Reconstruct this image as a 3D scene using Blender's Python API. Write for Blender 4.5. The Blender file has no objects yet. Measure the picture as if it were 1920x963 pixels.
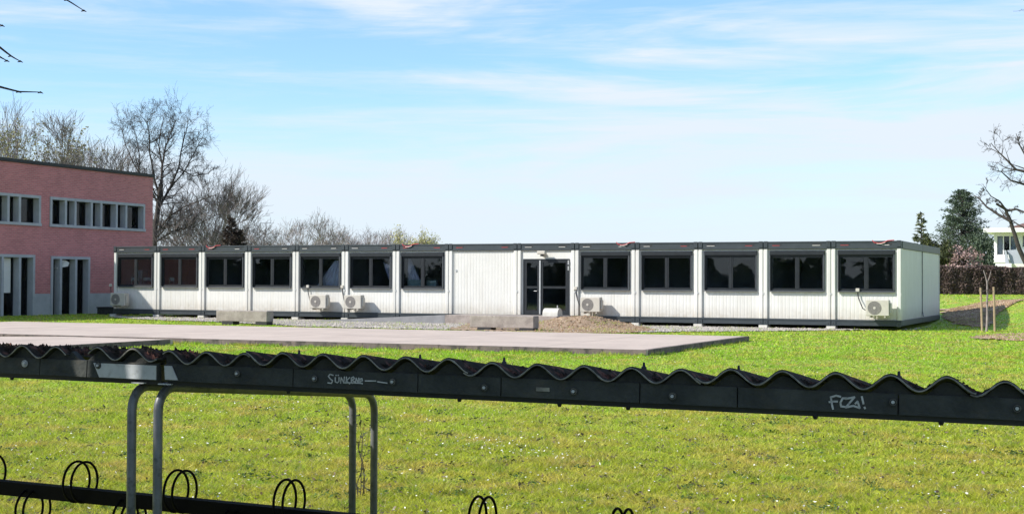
import bpy, math, random
import numpy as np
from mathutils import Vector, Matrix, Quaternion
random.seed(7); np.random.seed(7)
R = math.radians
scn = bpy.context.scene
col = scn.collection

# ------------------------------------------------------------------ camera
F = 2621.0; CH = 1.65
cam_d = bpy.data.cameras.new('camera'); cam = bpy.data.objects.new('camera', cam_d); col.objects.link(cam)
cam_d.sensor_width = 36.0; cam_d.lens = F/1920*36; cam_d.clip_end = 6000; cam_d.clip_start = 0.05
RM = Matrix.Rotation(R(90+1.02), 3, 'X') @ Matrix.Rotation(R(0.26), 3, 'Z')
cam.matrix_world = Matrix.Translation((0, 0, CH)) @ RM.to_4x4()
scn.camera = cam
scn.render.resolution_x = 1024; scn.render.resolution_y = 513

def ray(px, py):
    return RM @ Vector(((px-960)/F, -(py-481.5)/F, -1))
def W(px, py, Y):
    d = ray(px, py); return Vector((0, 0, CH)) + d*(Y/d.y)
def G(px, py, z=0.0):
    d = ray(px, py); t = (z-CH)/d.z; return Vector((0, 0, CH)) + d*t

# ------------------------------------------------------------------ light
SEL = 37.0
sdir = Vector((-0.960*math.cos(R(SEL)), -0.279*math.cos(R(SEL)), math.sin(R(SEL)))).normalized()
SAZ = math.atan2(-0.960, -0.279)
world = bpy.data.worlds.new('World'); scn.world = world; world.use_nodes = True
wn = world.node_tree.nodes; wl = world.node_tree.links; wn.clear()
wo = wn.new('ShaderNodeOutputWorld'); bg = wn.new('ShaderNodeBackground'); bg.inputs[1].default_value = 0.15
sky = wn.new('ShaderNodeTexSky'); sky.sky_type = 'NISHITA'; sky.sun_disc = False
sky.sun_elevation = R(SEL); sky.sun_rotation = SAZ; sky.air_density = 1.0; sky.dust_density = 0.6; sky.ozone_density = 1.6
tc = wn.new('ShaderNodeTexCoord')
def wnoise(rot, scale, loc, nscale, detail, rough, lo, hi, dist=0.0):
    m = wn.new('ShaderNodeMapping'); m.inputs['Rotation'].default_value = rot; m.inputs['Scale'].default_value = scale; m.inputs['Location'].default_value = loc
    n = wn.new('ShaderNodeTexNoise'); n.inputs['Scale'].default_value = nscale; n.inputs['Detail'].default_value = detail; n.inputs['Roughness'].default_value = rough
    n.inputs['Distortion'].default_value = dist
    r = wn.new('ShaderNodeMapRange'); r.interpolation_type = 'SMOOTHSTEP'; r.inputs[1].default_value = lo; r.inputs[2].default_value = hi
    wl.new(tc.outputs['Generated'], m.inputs[0]); wl.new(m.outputs[0], n.inputs[0]); wl.new(n.outputs[0], r.inputs[0]); return r.outputs[0]
c1 = wnoise((0, R(-6), 0), (1.3, 1.3, 12), (0.35, 0, 0.35), 1.9, 7, 0.58, 0.40, 0.60, 0.6)
c2 = wnoise((0, R(4), 0), (2.0, 2.0, 26), (3.1, 0, 2.4), 2.2, 8, 0.65, 0.42, 0.74, 0.3)
sep = wn.new('ShaderNodeSeparateXYZ'); wl.new(tc.outputs['Generated'], sep.inputs[0])
hz = wn.new('ShaderNodeMapRange'); hz.interpolation_type = 'SMOOTHSTEP'; hz.inputs[1].default_value = 0.0; hz.inputs[2].default_value = 0.15; hz.inputs[3].default_value = 0.90; hz.inputs[4].default_value = 0.04
wl.new(sep.outputs[2], hz.inputs[0])
low = wn.new('ShaderNodeMapRange'); low.interpolation_type = 'SMOOTHSTEP'; low.inputs[1].default_value = 0.24; low.inputs[2].default_value = 0.60; low.inputs[3].default_value = 1.0; low.inputs[4].default_value = 0.0
wl.new(sep.outputs[2], low.inputs[0])
rt = wn.new('ShaderNodeMapRange'); rt.inputs[1].default_value = -0.4; rt.inputs[2].default_value = 0.5; rt.inputs[3].default_value = 0.72; rt.inputs[4].default_value = 1.10
wl.new(sep.outputs[0], rt.inputs[0])
def math_(op, a, b):
    n = wn.new('ShaderNodeMath'); n.operation = op
    for i, v in enumerate((a, b)):
        if isinstance(v, (int, float)): n.inputs[i].default_value = v
        else: wl.new(v, n.inputs[i])
    return n.outputs[0]
cl = math_('MULTIPLY', math_('ADD', math_('MULTIPLY', c1, 0.90), math_('MULTIPLY', c2, 0.55)), rt.outputs[0])
inv = math_('MULTIPLY', math_('SUBTRACT', 1.0, cl), math_('SUBTRACT', 1.0, hz.outputs[0]))
fac = math_('SUBTRACT', 1.0, inv)
fcl = wn.new('ShaderNodeClamp'); wl.new(math_('MULTIPLY', fac, low.outputs[0]), fcl.inputs[0])
mixc = wn.new('ShaderNodeMix'); mixc.data_type = 'RGBA'
boost = wn.new('ShaderNodeMix'); boost.data_type = 'RGBA'; boost.blend_type = 'MULTIPLY'; boost.inputs[0].default_value = 1.0
wl.new(low.outputs[0], boost.inputs[0])
boost.inputs[7].default_value = (0.72, 0.91, 1.10, 1)
wl.new(sky.outputs[0], boost.inputs[6])
wl.new(fcl.outputs[0], mixc.inputs[0]); wl.new(boost.outputs[2], mixc.inputs[6]); mixc.inputs[7].default_value = (3.92, 4.38, 4.90, 1)
wl.new(mixc.outputs[2], bg.inputs[0]); wl.new(bg.outputs[0], wo.inputs[0])
sun_d = bpy.data.lights.new('sun', 'SUN'); sun_d.energy = 4.3; sun_d.angle = R(0.5); sun_d.color = (1, 0.955, 0.88)
sun = bpy.data.objects.new('sun', sun_d); col.objects.link(sun); sun.rotation_euler = sdir.to_track_quat('Z', 'Y').to_euler()
sun.location = (-20, -6, 20)
vs = scn.view_settings; vs.view_transform = 'Standard'; vs.look = 'None'; vs.gamma = 1; vs.use_curve_mapping = False; vs.exposure = 0.46

# ------------------------------------------------------------------ materials
def mat(name, c, rough=0.7, c2=None, nscale=6, metal=0.0, spec=0.5, bump=0.0, bscale=None, ramp=(0.35, 0.65), coord='obj', c3=None, n3=60, f3=(0.55, 0.7)):
    m = bpy.data.materials.new(name); m.use_nodes = True; nt = m.node_tree; N = nt.nodes; L = nt.links
    b = N['Principled BSDF']; b.inputs['Base Color'].default_value = (*c, 1); b.inputs['Roughness'].default_value = rough
    b.inputs['Metallic'].default_value = metal; b.inputs['Specular IOR Level'].default_value = spec
    g = N.new('ShaderNodeNewGeometry') if coord == 'pos' else N.new('ShaderNodeTexCoord')
    src = g.outputs['Position'] if coord == 'pos' else g.outputs['Object']
    if c2:
        n = N.new('ShaderNodeTexNoise'); n.inputs['Scale'].default_value = nscale; n.inputs['Detail'].default_value = 6; n.inputs['Roughness'].default_value = 0.65
        L.new(src, n.inputs[0])
        r = N.new('ShaderNodeValToRGB'); r.color_ramp.elements[0].position = ramp[0]; r.color_ramp.elements[1].position = ramp[1]
        r.color_ramp.elements[0].color = (*c, 1); r.color_ramp.elements[1].color = (*c2, 1); L.new(n.outputs[0], r.inputs[0])
        out = r.outputs[0]
        if c3:
            n2 = N.new('ShaderNodeTexNoise'); n2.inputs['Scale'].default_value = n3; n2.inputs['Detail'].default_value = 3; L.new(src, n2.inputs[0])
            mr = N.new('ShaderNodeMapRange'); mr.inputs[1].default_value = f3[0]; mr.inputs[2].default_value = f3[1]; L.new(n2.outputs[0], mr.inputs[0])
            mx = N.new('ShaderNodeMix'); mx.data_type = 'RGBA'; L.new(mr.outputs[0], mx.inputs[0]); L.new(out, mx.inputs[6]); mx.inputs[7].default_value = (*c3, 1)
            out = mx.outputs[2]
        L.new(out, b.inputs['Base Color'])
    if bump:
        n = N.new('ShaderNodeTexNoise'); n.inputs['Scale'].default_value = bscale or nscale*4; n.inputs['Detail'].default_value = 5; L.new(src, n.inputs[0])
        bp = N.new('ShaderNodeBump'); bp.inputs['Strength'].default_value = bump; bp.inputs['Distance'].default_value = 0.02; L.new(n.outputs[0], bp.inputs['Height']); L.new(bp.outputs[0], b.inputs['Normal'])
    return m
M = {}
M['white'] = mat('white_panel', (0.67, 0.66, 0.62), 0.5, (0.60, 0.59, 0.55), 1.3, ramp=(0.3, 0.8), c3=(0.55, 0.54, 0.46), n3=3.5, f3=(0.66, 0.9))
def weather(m, vary=.06, streak=(0.45, 0.42, 0.34), amt=.35):
    N = m.node_tree.nodes; L = m.node_tree.links; b = N['Principled BSDF']; src = b.inputs['Base Color'].links[0].from_socket
    sz_ = N.new('ShaderNodeSeparateXYZ'); tz_ = N.new('ShaderNodeTexCoord'); L.new(tz_.outputs['Object'], sz_.inputs[0]); rz_ = N.new('ShaderNodeMapRange'); rz_.inputs[1].default_value = .37; rz_.inputs[2].default_value = .85; rz_.inputs[3].default_value = .9; rz_.inputs[4].default_value = 0; L.new(sz_.outputs[2], rz_.inputs[0])
    nz_ = N.new('ShaderNodeTexNoise'); nz_.inputs['Scale'].default_value = 7; nz_.inputs['Detail'].default_value = 6; L.new(tz_.outputs['Object'], nz_.inputs[0]); mz_ = N.new('ShaderNodeMath'); mz_.operation = 'MULTIPLY'; L.new(nz_.outputs[0], mz_.inputs[0]); L.new(rz_.outputs[0], mz_.inputs[1])
    pz_ = N.new('ShaderNodeMix'); pz_.data_type = 'RGBA'; L.new(mz_.outputs[0], pz_.inputs[0]); L.new(src, pz_.inputs[6]); pz_.inputs[7].default_value = (.36, .30, .22, 1); src = pz_.outputs[2]
    oi = N.new('ShaderNodeObjectInfo'); tcx = N.new('ShaderNodeTexCoord'); mp_ = N.new('ShaderNodeMapping'); mp_.inputs['Scale'].default_value = (9, 9, .55); L.new(tcx.outputs['Object'], mp_.inputs[0])
    n = N.new('ShaderNodeTexNoise'); n.inputs['Scale'].default_value = 1.0; n.inputs['Detail'].default_value = 5; L.new(mp_.outputs[0], n.inputs[0])
    mr = N.new('ShaderNodeMapRange'); mr.inputs[1].default_value = .52; mr.inputs[2].default_value = .78; mr.inputs[4].default_value = amt; L.new(n.outputs[0], mr.inputs[0])
    mx = N.new('ShaderNodeMix'); mx.data_type = 'RGBA'; L.new(mr.outputs[0], mx.inputs[0]); L.new(src, mx.inputs[6]); mx.inputs[7].default_value = (*streak, 1)
    hs = N.new('ShaderNodeHueSaturation'); v = N.new('ShaderNodeMapRange'); v.inputs[3].default_value = 1-vary; v.inputs[4].default_value = 1+vary; L.new(oi.outputs['Random'], v.inputs[0]); L.new(v.outputs[0], hs.inputs['Value'])
    L.new(mx.outputs[2], hs.inputs['Color']); L.new(hs.outputs[0], b.inputs['Base Color'])
weather(M['white'])
M['anth'] = mat('anthracite_steel', (0.030, 0.039, 0.045), 0.45, (0.042, 0.052, 0.058), 3)
M['frame'] = mat('window_frame_grey', (0.013, 0.016, 0.020), 0.5, (0.019, 0.023, 0.027), 4, spec=0.3)
M['sillm'] = mat('window_sill_metal', (0.06, 0.066, 0.075), 0.35, (0.08, 0.088, 0.095), 4)
M['alu'] = mat('aluminium', (0.6, 0.6, 0.6), 0.35, (0.5, 0.5, 0.5), 10, metal=0.4)
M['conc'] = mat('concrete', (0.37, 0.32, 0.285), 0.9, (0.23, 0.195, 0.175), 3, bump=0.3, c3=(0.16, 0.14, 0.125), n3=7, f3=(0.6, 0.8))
M['concw'] = mat('pale_concrete', (0.62, 0.60, 0.54), 0.85, (0.5, 0.48, 0.43), 6, bump=0.2)
M['concblue'] = mat('facade_concrete', (0.45, 0.455, 0.475), 0.85, (0.37, 0.375, 0.39), 2)
M['pad'] = mat('pad_paving', (0.59, 0.485, 0.405), 0.95, (0.50, 0.41, 0.345), 0.7, bump=0.4, bscale=40, coord='pos', c3=(0.40, 0.33, 0.28), n3=9, f3=(0.6, 0.85))
def joints_on(m, w, h, rot):
    N = m.node_tree.nodes; L = m.node_tree.links; b = N['Principled BSDF']; src = b.inputs['Base Color'].links[0].from_socket; g = N.new('ShaderNodeNewGeometry')
    mp_ = N.new('ShaderNodeMapping'); mp_.vector_type = 'POINT'; mp_.inputs['Rotation'].default_value = (0, 0, rot); L.new(g.outputs['Position'], mp_.inputs[0])
    nn = N.new('ShaderNodeTexNoise'); nn.inputs['Scale'].default_value = 3; L.new(g.outputs['Position'], nn.inputs[0]); ad = N.new('ShaderNodeVectorMath'); ad.operation = 'MULTIPLY_ADD'; L.new(nn.outputs[1], ad.inputs[0]); ad.inputs[1].default_value = (.05, .05, 0); L.new(mp_.outputs[0], ad.inputs[2])
    br = N.new('ShaderNodeTexBrick'); br.offset = 0; br.inputs['Scale'].default_value = 1; br.inputs['Brick Width'].default_value = w; br.inputs['Row Height'].default_value = h; br.inputs['Mortar Size'].default_value = .022
    br.inputs['Color1'].default_value = (0, 0, 0, 1); br.inputs['Color2'].default_value = (.12, .12, .12, 1); br.inputs['Mortar'].default_value = (.75, .75, .75, 1); L.new(ad.outputs[0], br.inputs[0])
    n2 = N.new('ShaderNodeTexNoise'); n2.inputs['Scale'].default_value = .35; n2.inputs['Detail'].default_value = 6; L.new(g.outputs['Position'], n2.inputs[0]); r2 = N.new('ShaderNodeMapRange'); r2.inputs[1].default_value = .5; r2.inputs[2].default_value = .75; r2.inputs[4].default_value = .3; L.new(n2.outputs[0], r2.inputs[0])
    mxa = N.new('ShaderNodeMath'); mxa.operation = 'MAXIMUM'; L.new(br.outputs[0], mxa.inputs[0]); L.new(r2.outputs[0], mxa.inputs[1])
    mx = N.new('ShaderNodeMix'); mx.data_type = 'RGBA'; L.new(mxa.outputs[0], mx.inputs[0]); L.new(src, mx.inputs[6]); mx.inputs[7].default_value = (.24, .19, .155, 1); L.new(mx.outputs[2], b.inputs['Base Color'])
joints_on(M['pad'], 4.2, 4.2, math.atan2(1156.6, 2621))
M['ramp'] = mat('ramp_asphalt', (0.26, 0.26, 0.265), 0.9, (0.20, 0.20, 0.205), 3, bump=0.3)
M['gravel'] = mat('gravel', (0.50, 0.45, 0.40), 1, (0.36, 0.32, 0.28), 7, bump=1.0, bscale=30, coord='pos', c3=(0.20, 0.17, 0.14), n3=18, f3=(0.58, 0.72))
M['soil'] = mat('soil', (0.36, 0.25, 0.165), 1, (0.22, 0.15, 0.095), 4, bump=1.0, bscale=14, coord='pos', c3=(0.50, 0.40, 0.28), n3=16, f3=(0.52, 0.68))
M['acw'] = mat('ac_casing', (0.52, 0.485, 0.42), 0.5, (0.46, 0.43, 0.37), 5)
M['acg'] = mat('ac_grille', (0.24, 0.22, 0.20), 0.6, (0.16, 0.15, 0.14), 20)
M['black'] = mat('black_rubber', (0.015, 0.015, 0.016), 0.6, (0.022, 0.022, 0.024), 5)
M['red'] = mat('red_strap', (0.5, 0.06, 0.07), 0.6, (0.4, 0.05, 0.05), 5)
M['fib'] = mat('fibre_cement_dark', (0.056, 0.057, 0.052), 0.9, (0.030, 0.032, 0.031), 9, bump=0.25, bscale=60, c3=(0.085, 0.088, 0.078), n3=14, f3=(0.6, 0.8), spec=0.25)
M['fibb'] = mat('apron_board', (0.072, 0.076, 0.070), 0.9, (0.040, 0.044, 0.042), 7, bump=0.3, bscale=50, c3=(0.085, 0.075, 0.060), n3=11, f3=(0.58, 0.85), spec=0.25)
M['lip'] = mat('fibre_cement_edge', (0.33, 0.31, 0.26), 0.9, (0.12, 0.115, 0.10), 22)
M['moss'] = mat('moss', (0.016, 0.013, 0.013), 1, (0.034, 0.028, 0.018), 18, c3=(0.13, 0.062, 0.047), n3=20, f3=(0.52, 0.66), spec=0.1)
M['galv'] = mat('galvanised_steel', (0.62, 0.64, 0.66), 0.45, (0.48, 0.50, 0.52), 9, metal=0.35, c3=(0.36, 0.37, 0.38), n3=35, f3=(0.55, 0.8))
M['tubem'] = mat('dull_galvanised_tube', (0.21, 0.218, 0.235), 0.45, (0.14, 0.148, 0.16), 9, metal=0.15, c3=(0.06, 0.065, 0.07), n3=35, f3=(0.55, 0.8))
M['darksteel'] = mat('dark_steel', (0.03, 0.032, 0.036), 0.5, (0.02, 0.022, 0.025), 8)
M['rackm'] = mat('rack_black_steel', (0.005, 0.005, 0.007), 0.7, (0.0035, 0.0035, 0.005), 8, spec=0.1)
M['spray'] = mat('spray_paint', (0.62, 0.63, 0.62), 0.8, (0.42, 0.43, 0.42), 30)
M['bark'] = mat('bark', (0.24, 0.20, 0.185), 0.95, (0.12, 0.10, 0.09), 5)
M['barkd'] = mat('dark_bark', (0.075, 0.062, 0.055), 0.95, (0.045, 0.038, 0.034), 5)
M['barkl'] = mat('pale_bark', (0.36, 0.30, 0.285), 0.95, (0.17, 0.14, 0.13), 3)
M['stake'] = mat('stake_wood', (0.42, 0.31, 0.20), 0.85, (0.30, 0.22, 0.14), 12)
M['ivory'] = mat('house_white', (0.80, 0.79, 0.76), 0.7, (0.72, 0.71, 0.68), 1.5)
M['render2'] = mat('house_grey', (0.40, 0.42, 0.47), 0.8, (0.36, 0.38, 0.42), 1.5)
M['tile'] = mat('roof_tile', (0.20, 0.11, 0.085), 0.9, (0.13, 0.075, 0.06), 4)
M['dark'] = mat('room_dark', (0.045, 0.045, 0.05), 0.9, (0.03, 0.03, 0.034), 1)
M['room'] = mat('room_wall', (0.42, 0.44, 0.48), 0.9, (0.32, 0.34, 0.37), 0.7)
M['curtain'] = mat('curtain_cloth', (0.74, 0.74, 0.84), 0.9, (0.55, 0.55, 0.65), 3)
M['teal'] = mat('pale_teal_board', (0.30, 0.40, 0.38), 0.7, (0.26, 0.34, 0.33), 3)
M['daisy'] = mat('daisy_white', (0.78, 0.78, 0.72), 0.8, (0.7, 0.7, 0.6), 20)
M['tieband'] = mat('tie_band', (0.10, 0.08, 0.06), 0.9, (0.06, 0.05, 0.04), 9)

def leafmat(name, ca, cb, cc, transl=0.25, pos_scale=0.5):
    m = bpy.data.materials.new(name); m.use_nodes = True; nt = m.node_tree; N = nt.nodes; L = nt.links
    b = N['Principled BSDF']; b.inputs['Roughness'].default_value = 0.65; b.inputs['Specular IOR Level'].default_value = 0.25
    g = N.new('ShaderNodeNewGeometry')
    r = N.new('ShaderNodeValToRGB'); e = r.color_ramp.elements; e[0].position = 0.0; e[0].color = (*ca, 1); e[1].position = 1.0; e[1].color = (*cc, 1)
    x = e.new(0.5); x.color = (*cb, 1)
    n = N.new('ShaderNodeTexNoise'); n.inputs['Scale'].default_value = pos_scale; n.inputs['Detail'].default_value = 5; n.inputs['Roughness'].default_value = 0.6; L.new(g.outputs['Position'], n.inputs[0])
    mr = N.new('ShaderNodeMapRange'); mr.inputs[1].default_value = 0.3; mr.inputs[2].default_value = 0.7; L.new(n.outputs[0], mr.inputs[0])
    mm = N.new('ShaderNodeMix'); mm.data_type = 'FLOAT'; mm.inputs[0].default_value = 0.5; L.new(mr.outputs[0], mm.inputs[2]); L.new(g.outputs['Random Per Island'], mm.inputs[3])
    L.new(mm.outputs[0], r.inputs[0]); L.new(r.outputs[0], b.inputs['Base Color'])
    if transl:
        t = N.new('ShaderNodeBsdfTranslucent'); L.new(r.outputs[0], t.inputs[0]); ms = N.new('ShaderNodeMixShader'); ms.inputs[0].default_value = transl
        L.new(b.outputs[0], ms.inputs[1]); L.new(t.outputs[0], ms.inputs[2]); L.new(ms.outputs[0], N['Material Output'].inputs[0])
    return m
M['conifer'] = leafmat('conifer_needles', (0.045, 0.070, 0.045), (0.085, 0.12, 0.075), (0.15, 0.18, 0.12), 0.15)
M['conif2'] = leafmat('variegated_needles', (0.05, 0.07, 0.03), (0.13, 0.15, 0.07), (0.30, 0.30, 0.18), 0.1)
M['confbrown'] = leafmat('brownish_needles', (0.035, 0.030, 0.020), (0.055, 0.040, 0.030), (0.09, 0.06, 0.045), 0.1)
M['shrubd'] = leafmat('dark_shrub', (0.025, 0.030, 0.018), (0.045, 0.055, 0.022), (0.12, 0.13, 0.03), 0.1)
M['blossom'] = leafmat('pink_blossom', (0.16, 0.10, 0.09), (0.34, 0.23, 0.21), (0.55, 0.41, 0.38), 0.2)
M['hedge'] = leafmat('brown_hedge_leaves', (0.055, 0.038, 0.036), (0.115, 0.080, 0.072), (0.24, 0.17, 0.14), 0.1, 1.2)
M['bud'] = leafmat('young_leaves', (0.20, 0.20, 0.10), (0.28, 0.27, 0.14), (0.36, 0.34, 0.22), 0.3)
M['willow'] = leafmat('willow_yellow', (0.40, 0.38, 0.16), (0.50, 0.46, 0.22), (0.6, 0.55, 0.3), 0.3)
M['deadleaf'] = leafmat('dead_leaf', (0.07, 0.045, 0.03), (0.15, 0.10, 0.065), (0.40, 0.33, 0.26), 0.1, 3)
M['weed'] = leafmat('weed_leaf', (0.04, 0.075, 0.02), (0.07, 0.13, 0.03), (0.10, 0.17, 0.04), 0.2, 3)
M['pinkfl'] = leafmat('pink_flowers', (0.45, 0.10, 0.14), (0.6, 0.2, 0.25), (0.75, 0.65, 0.6), 0.2)

def grassmat(name, islands):
    m = bpy.data.materials.new(name); m.use_nodes = True; nt = m.node_tree; N = nt.nodes; L = nt.links
    b = N['Principled BSDF']; b.inputs['Roughness'].default_value = 0.6; b.inputs['Specular IOR Level'].default_value = 0.3
    g = N.new('ShaderNodeNewGeometry')
    def noise(s, d, lo, hi):
        n = N.new('ShaderNodeTexNoise'); n.inputs['Scale'].default_value = s; n.inputs['Detail'].default_value = d; n.inputs['Roughness'].default_value = 0.65; L.new(g.outputs['Position'], n.inputs[0])
        r = N.new('ShaderNodeMapRange'); r.inputs[1].default_value = lo; r.inputs[2].default_value = hi; L.new(n.outputs[0], r.inputs[0]); return r.outputs[0]
    def mix(f, a, bb):
        mx = N.new('ShaderNodeMix'); mx.data_type = 'RGBA'
        if isinstance(f, float): mx.inputs[0].default_value = f
        else: L.new(f, mx.inputs[0])
        for i, v in ((6, a), (7, bb)):
            if isinstance(v, tuple): mx.inputs[i].default_value = (*v, 1)
            else: L.new(v, mx.inputs[i])
        return mx.outputs[2]
    # fresher green further from the racks, drier and yellower near them
    sx = N.new('ShaderNodeSeparateXYZ'); L.new(g.outputs['Position'], sx.inputs[0])
    yr = N.new('ShaderNodeMapRange'); yr.inputs[1].default_value = 12; yr.inputs[2].default_value = 30; L.new(sx.outputs[1], yr.inputs[0])
    base = mix(yr.outputs[0], (0.54, 0.59, 0.050), (0.40, 0.66, 0.035))
    c = mix(noise(1.1, 5, 0.45, 0.66), base, (0.70, 0.57, 0.12))
    c = mix(noise(4.5, 5, 0.50, 0.66), c, (0.28, 0.46, 0.03))
    c = mix(noise(9, 4, 0.62, 0.70), c, (0.62, 0.42, 0.20))
    if islands:
        r = N.new('ShaderNodeValToRGB'); r.color_ramp.interpolation = 'CONSTANT'; e = r.color_ramp.elements
        e[0].position = 0; e[0].color = (0, 0, 0, 1); e[1].position = 0.86; e[1].color = (1, 1, 1, 1); L.new(g.outputs['Random Per Island'], r.inputs[0])
        c = mix(r.outputs[0], c, (0.55, 0.48, 0.22))
        hs = N.new('ShaderNodeHueSaturation'); L.new(c, hs.inputs['Color'])
        v = N.new('ShaderNodeMapRange'); v.inputs[3].default_value = 0.38; v.inputs[4].default_value = 1.3
        ml = N.new('ShaderNodeMath'); ml.operation = 'MULTIPLY'; ml.inputs[1].default_value = 7.0; L.new(g.outputs['Random Per Island'], ml.inputs[0])
        fr = N.new('ShaderNodeMath'); fr.operation = 'FRACT'; L.new(ml.outputs[0], fr.inputs[0]); L.new(fr.outputs[0], v.inputs[0]); L.new(v.outputs[0], hs.inputs['Value']); c = hs.outputs[0]
    else:
        c = mix(noise(30, 3, 0.40, 0.62), c, (0.09, 0.12, 0.02))
        n = N.new('ShaderNodeTexNoise'); n.inputs['Scale'].default_value = 22; n.inputs['Detail'].default_value = 5; L.new(g.outputs['Position'], n.inputs[0])
        bp = N.new('ShaderNodeBump'); bp.inputs['Strength'].default_value = 0.8; bp.inputs['Distance'].default_value = 0.04; L.new(n.outputs[0], bp.inputs['Height']); L.new(bp.outputs[0], b.inputs['Normal'])
    L.new(c, b.inputs['Base Color'])
    if islands:
        t = N.new('ShaderNodeBsdfTranslucent'); L.new(c, t.inputs[0]); ms = N.new('ShaderNodeMixShader'); ms.inputs[0].default_value = 0.4
        L.new(b.outputs[0], ms.inputs[1]); L.new(t.outputs[0], ms.inputs[2]); L.new(ms.outputs[0], N['Material Output'].inputs[0])
    return m
M['grass'] = grassmat('grass_blades', True); M['lawn'] = grassmat('lawn', False)

def glassmat(name, tint=(0.78, 0.82, 0.85)):
    m = bpy.data.materials.new(name); m.use_nodes = True; N = m.node_tree.nodes; L = m.node_tree.links; N.remove(N['Principled BSDF'])
    t = N.new('ShaderNodeBsdfTransparent'); t.inputs[0].default_value = (*tint, 1); g = N.new('ShaderNodeBsdfGlossy'); g.inputs['Roughness'].default_value = 0.01
    n = N.new('ShaderNodeTexNoise'); n.inputs['Scale'].default_value = 1.6; bp = N.new('ShaderNodeBump'); bp.inputs['Strength'].default_value = 0.03; bp.inputs['Distance'].default_value = 0.02
    L.new(n.outputs[0], bp.inputs['Height']); L.new(bp.outputs[0], g.inputs['Normal'])
    f = N.new('ShaderNodeFresnel'); f.inputs[0].default_value = 1.5; ms = N.new('ShaderNodeMixShader')
    L.new(f.outputs[0], ms.inputs[0]); L.new(t.outputs[0], ms.inputs[1]); L.new(g.outputs[0], ms.inputs[2]); L.new(ms.outputs[0], N['Material Output'].inputs[0]); return m
M['glass'] = glassmat('window_glass')

def brickmat():
    m = bpy.data.materials.new('pink_brick'); m.use_nodes = True; N = m.node_tree.nodes; L = m.node_tree.links; b = N['Principled BSDF']; b.inputs['Roughness'].default_value = 0.9
    tcx = N.new('ShaderNodeTexCoord'); s = N.new('ShaderNodeSeparateXYZ'); c = N.new('ShaderNodeCombineXYZ'); L.new(tcx.outputs['Object'], s.inputs[0])
    ad = N.new('ShaderNodeMath'); ad.operation = 'ADD'; L.new(s.outputs[0], ad.inputs[0]); L.new(s.outputs[1], ad.inputs[1])
    L.new(ad.outputs[0], c.inputs[0]); L.new(s.outputs[2], c.inputs[1])
    br = N.new('ShaderNodeTexBrick'); L.new(c.outputs[0], br.inputs[0]); br.inputs['Scale'].default_value = 1.0
    br.inputs['Brick Width'].default_value = 0.25; br.inputs['Row Height'].default_value = 0.083; br.inputs['Mortar Size'].default_value = 0.010
    br.inputs['Color1'].default_value = (0.58, 0.205, 0.20, 1); br.inputs['Color2'].default_value = (0.45, 0.155, 0.155, 1); br.inputs['Mortar'].default_value = (0.50, 0.28, 0.27, 1)
    n = N.new('ShaderNodeTexNoise'); n.inputs['Scale'].default_value = 0.8; n.inputs['Detail'].default_value = 4; L.new(tcx.outputs['Object'], n.inputs[0])
    mr = N.new('ShaderNodeMapRange'); mr.inputs[3].default_value = 0.8; mr.inputs[4].default_value = 1.2; L.new(n.outputs[0], mr.inputs[0])
    hs = N.new('ShaderNodeHueSaturation'); L.new(br.outputs[0], hs.inputs['Color']); L.new(mr.outputs[0], hs.inputs['Value']); L.new(hs.outputs[0], b.inputs['Base Color']); return m
M['brick'] = brickmat()

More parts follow.
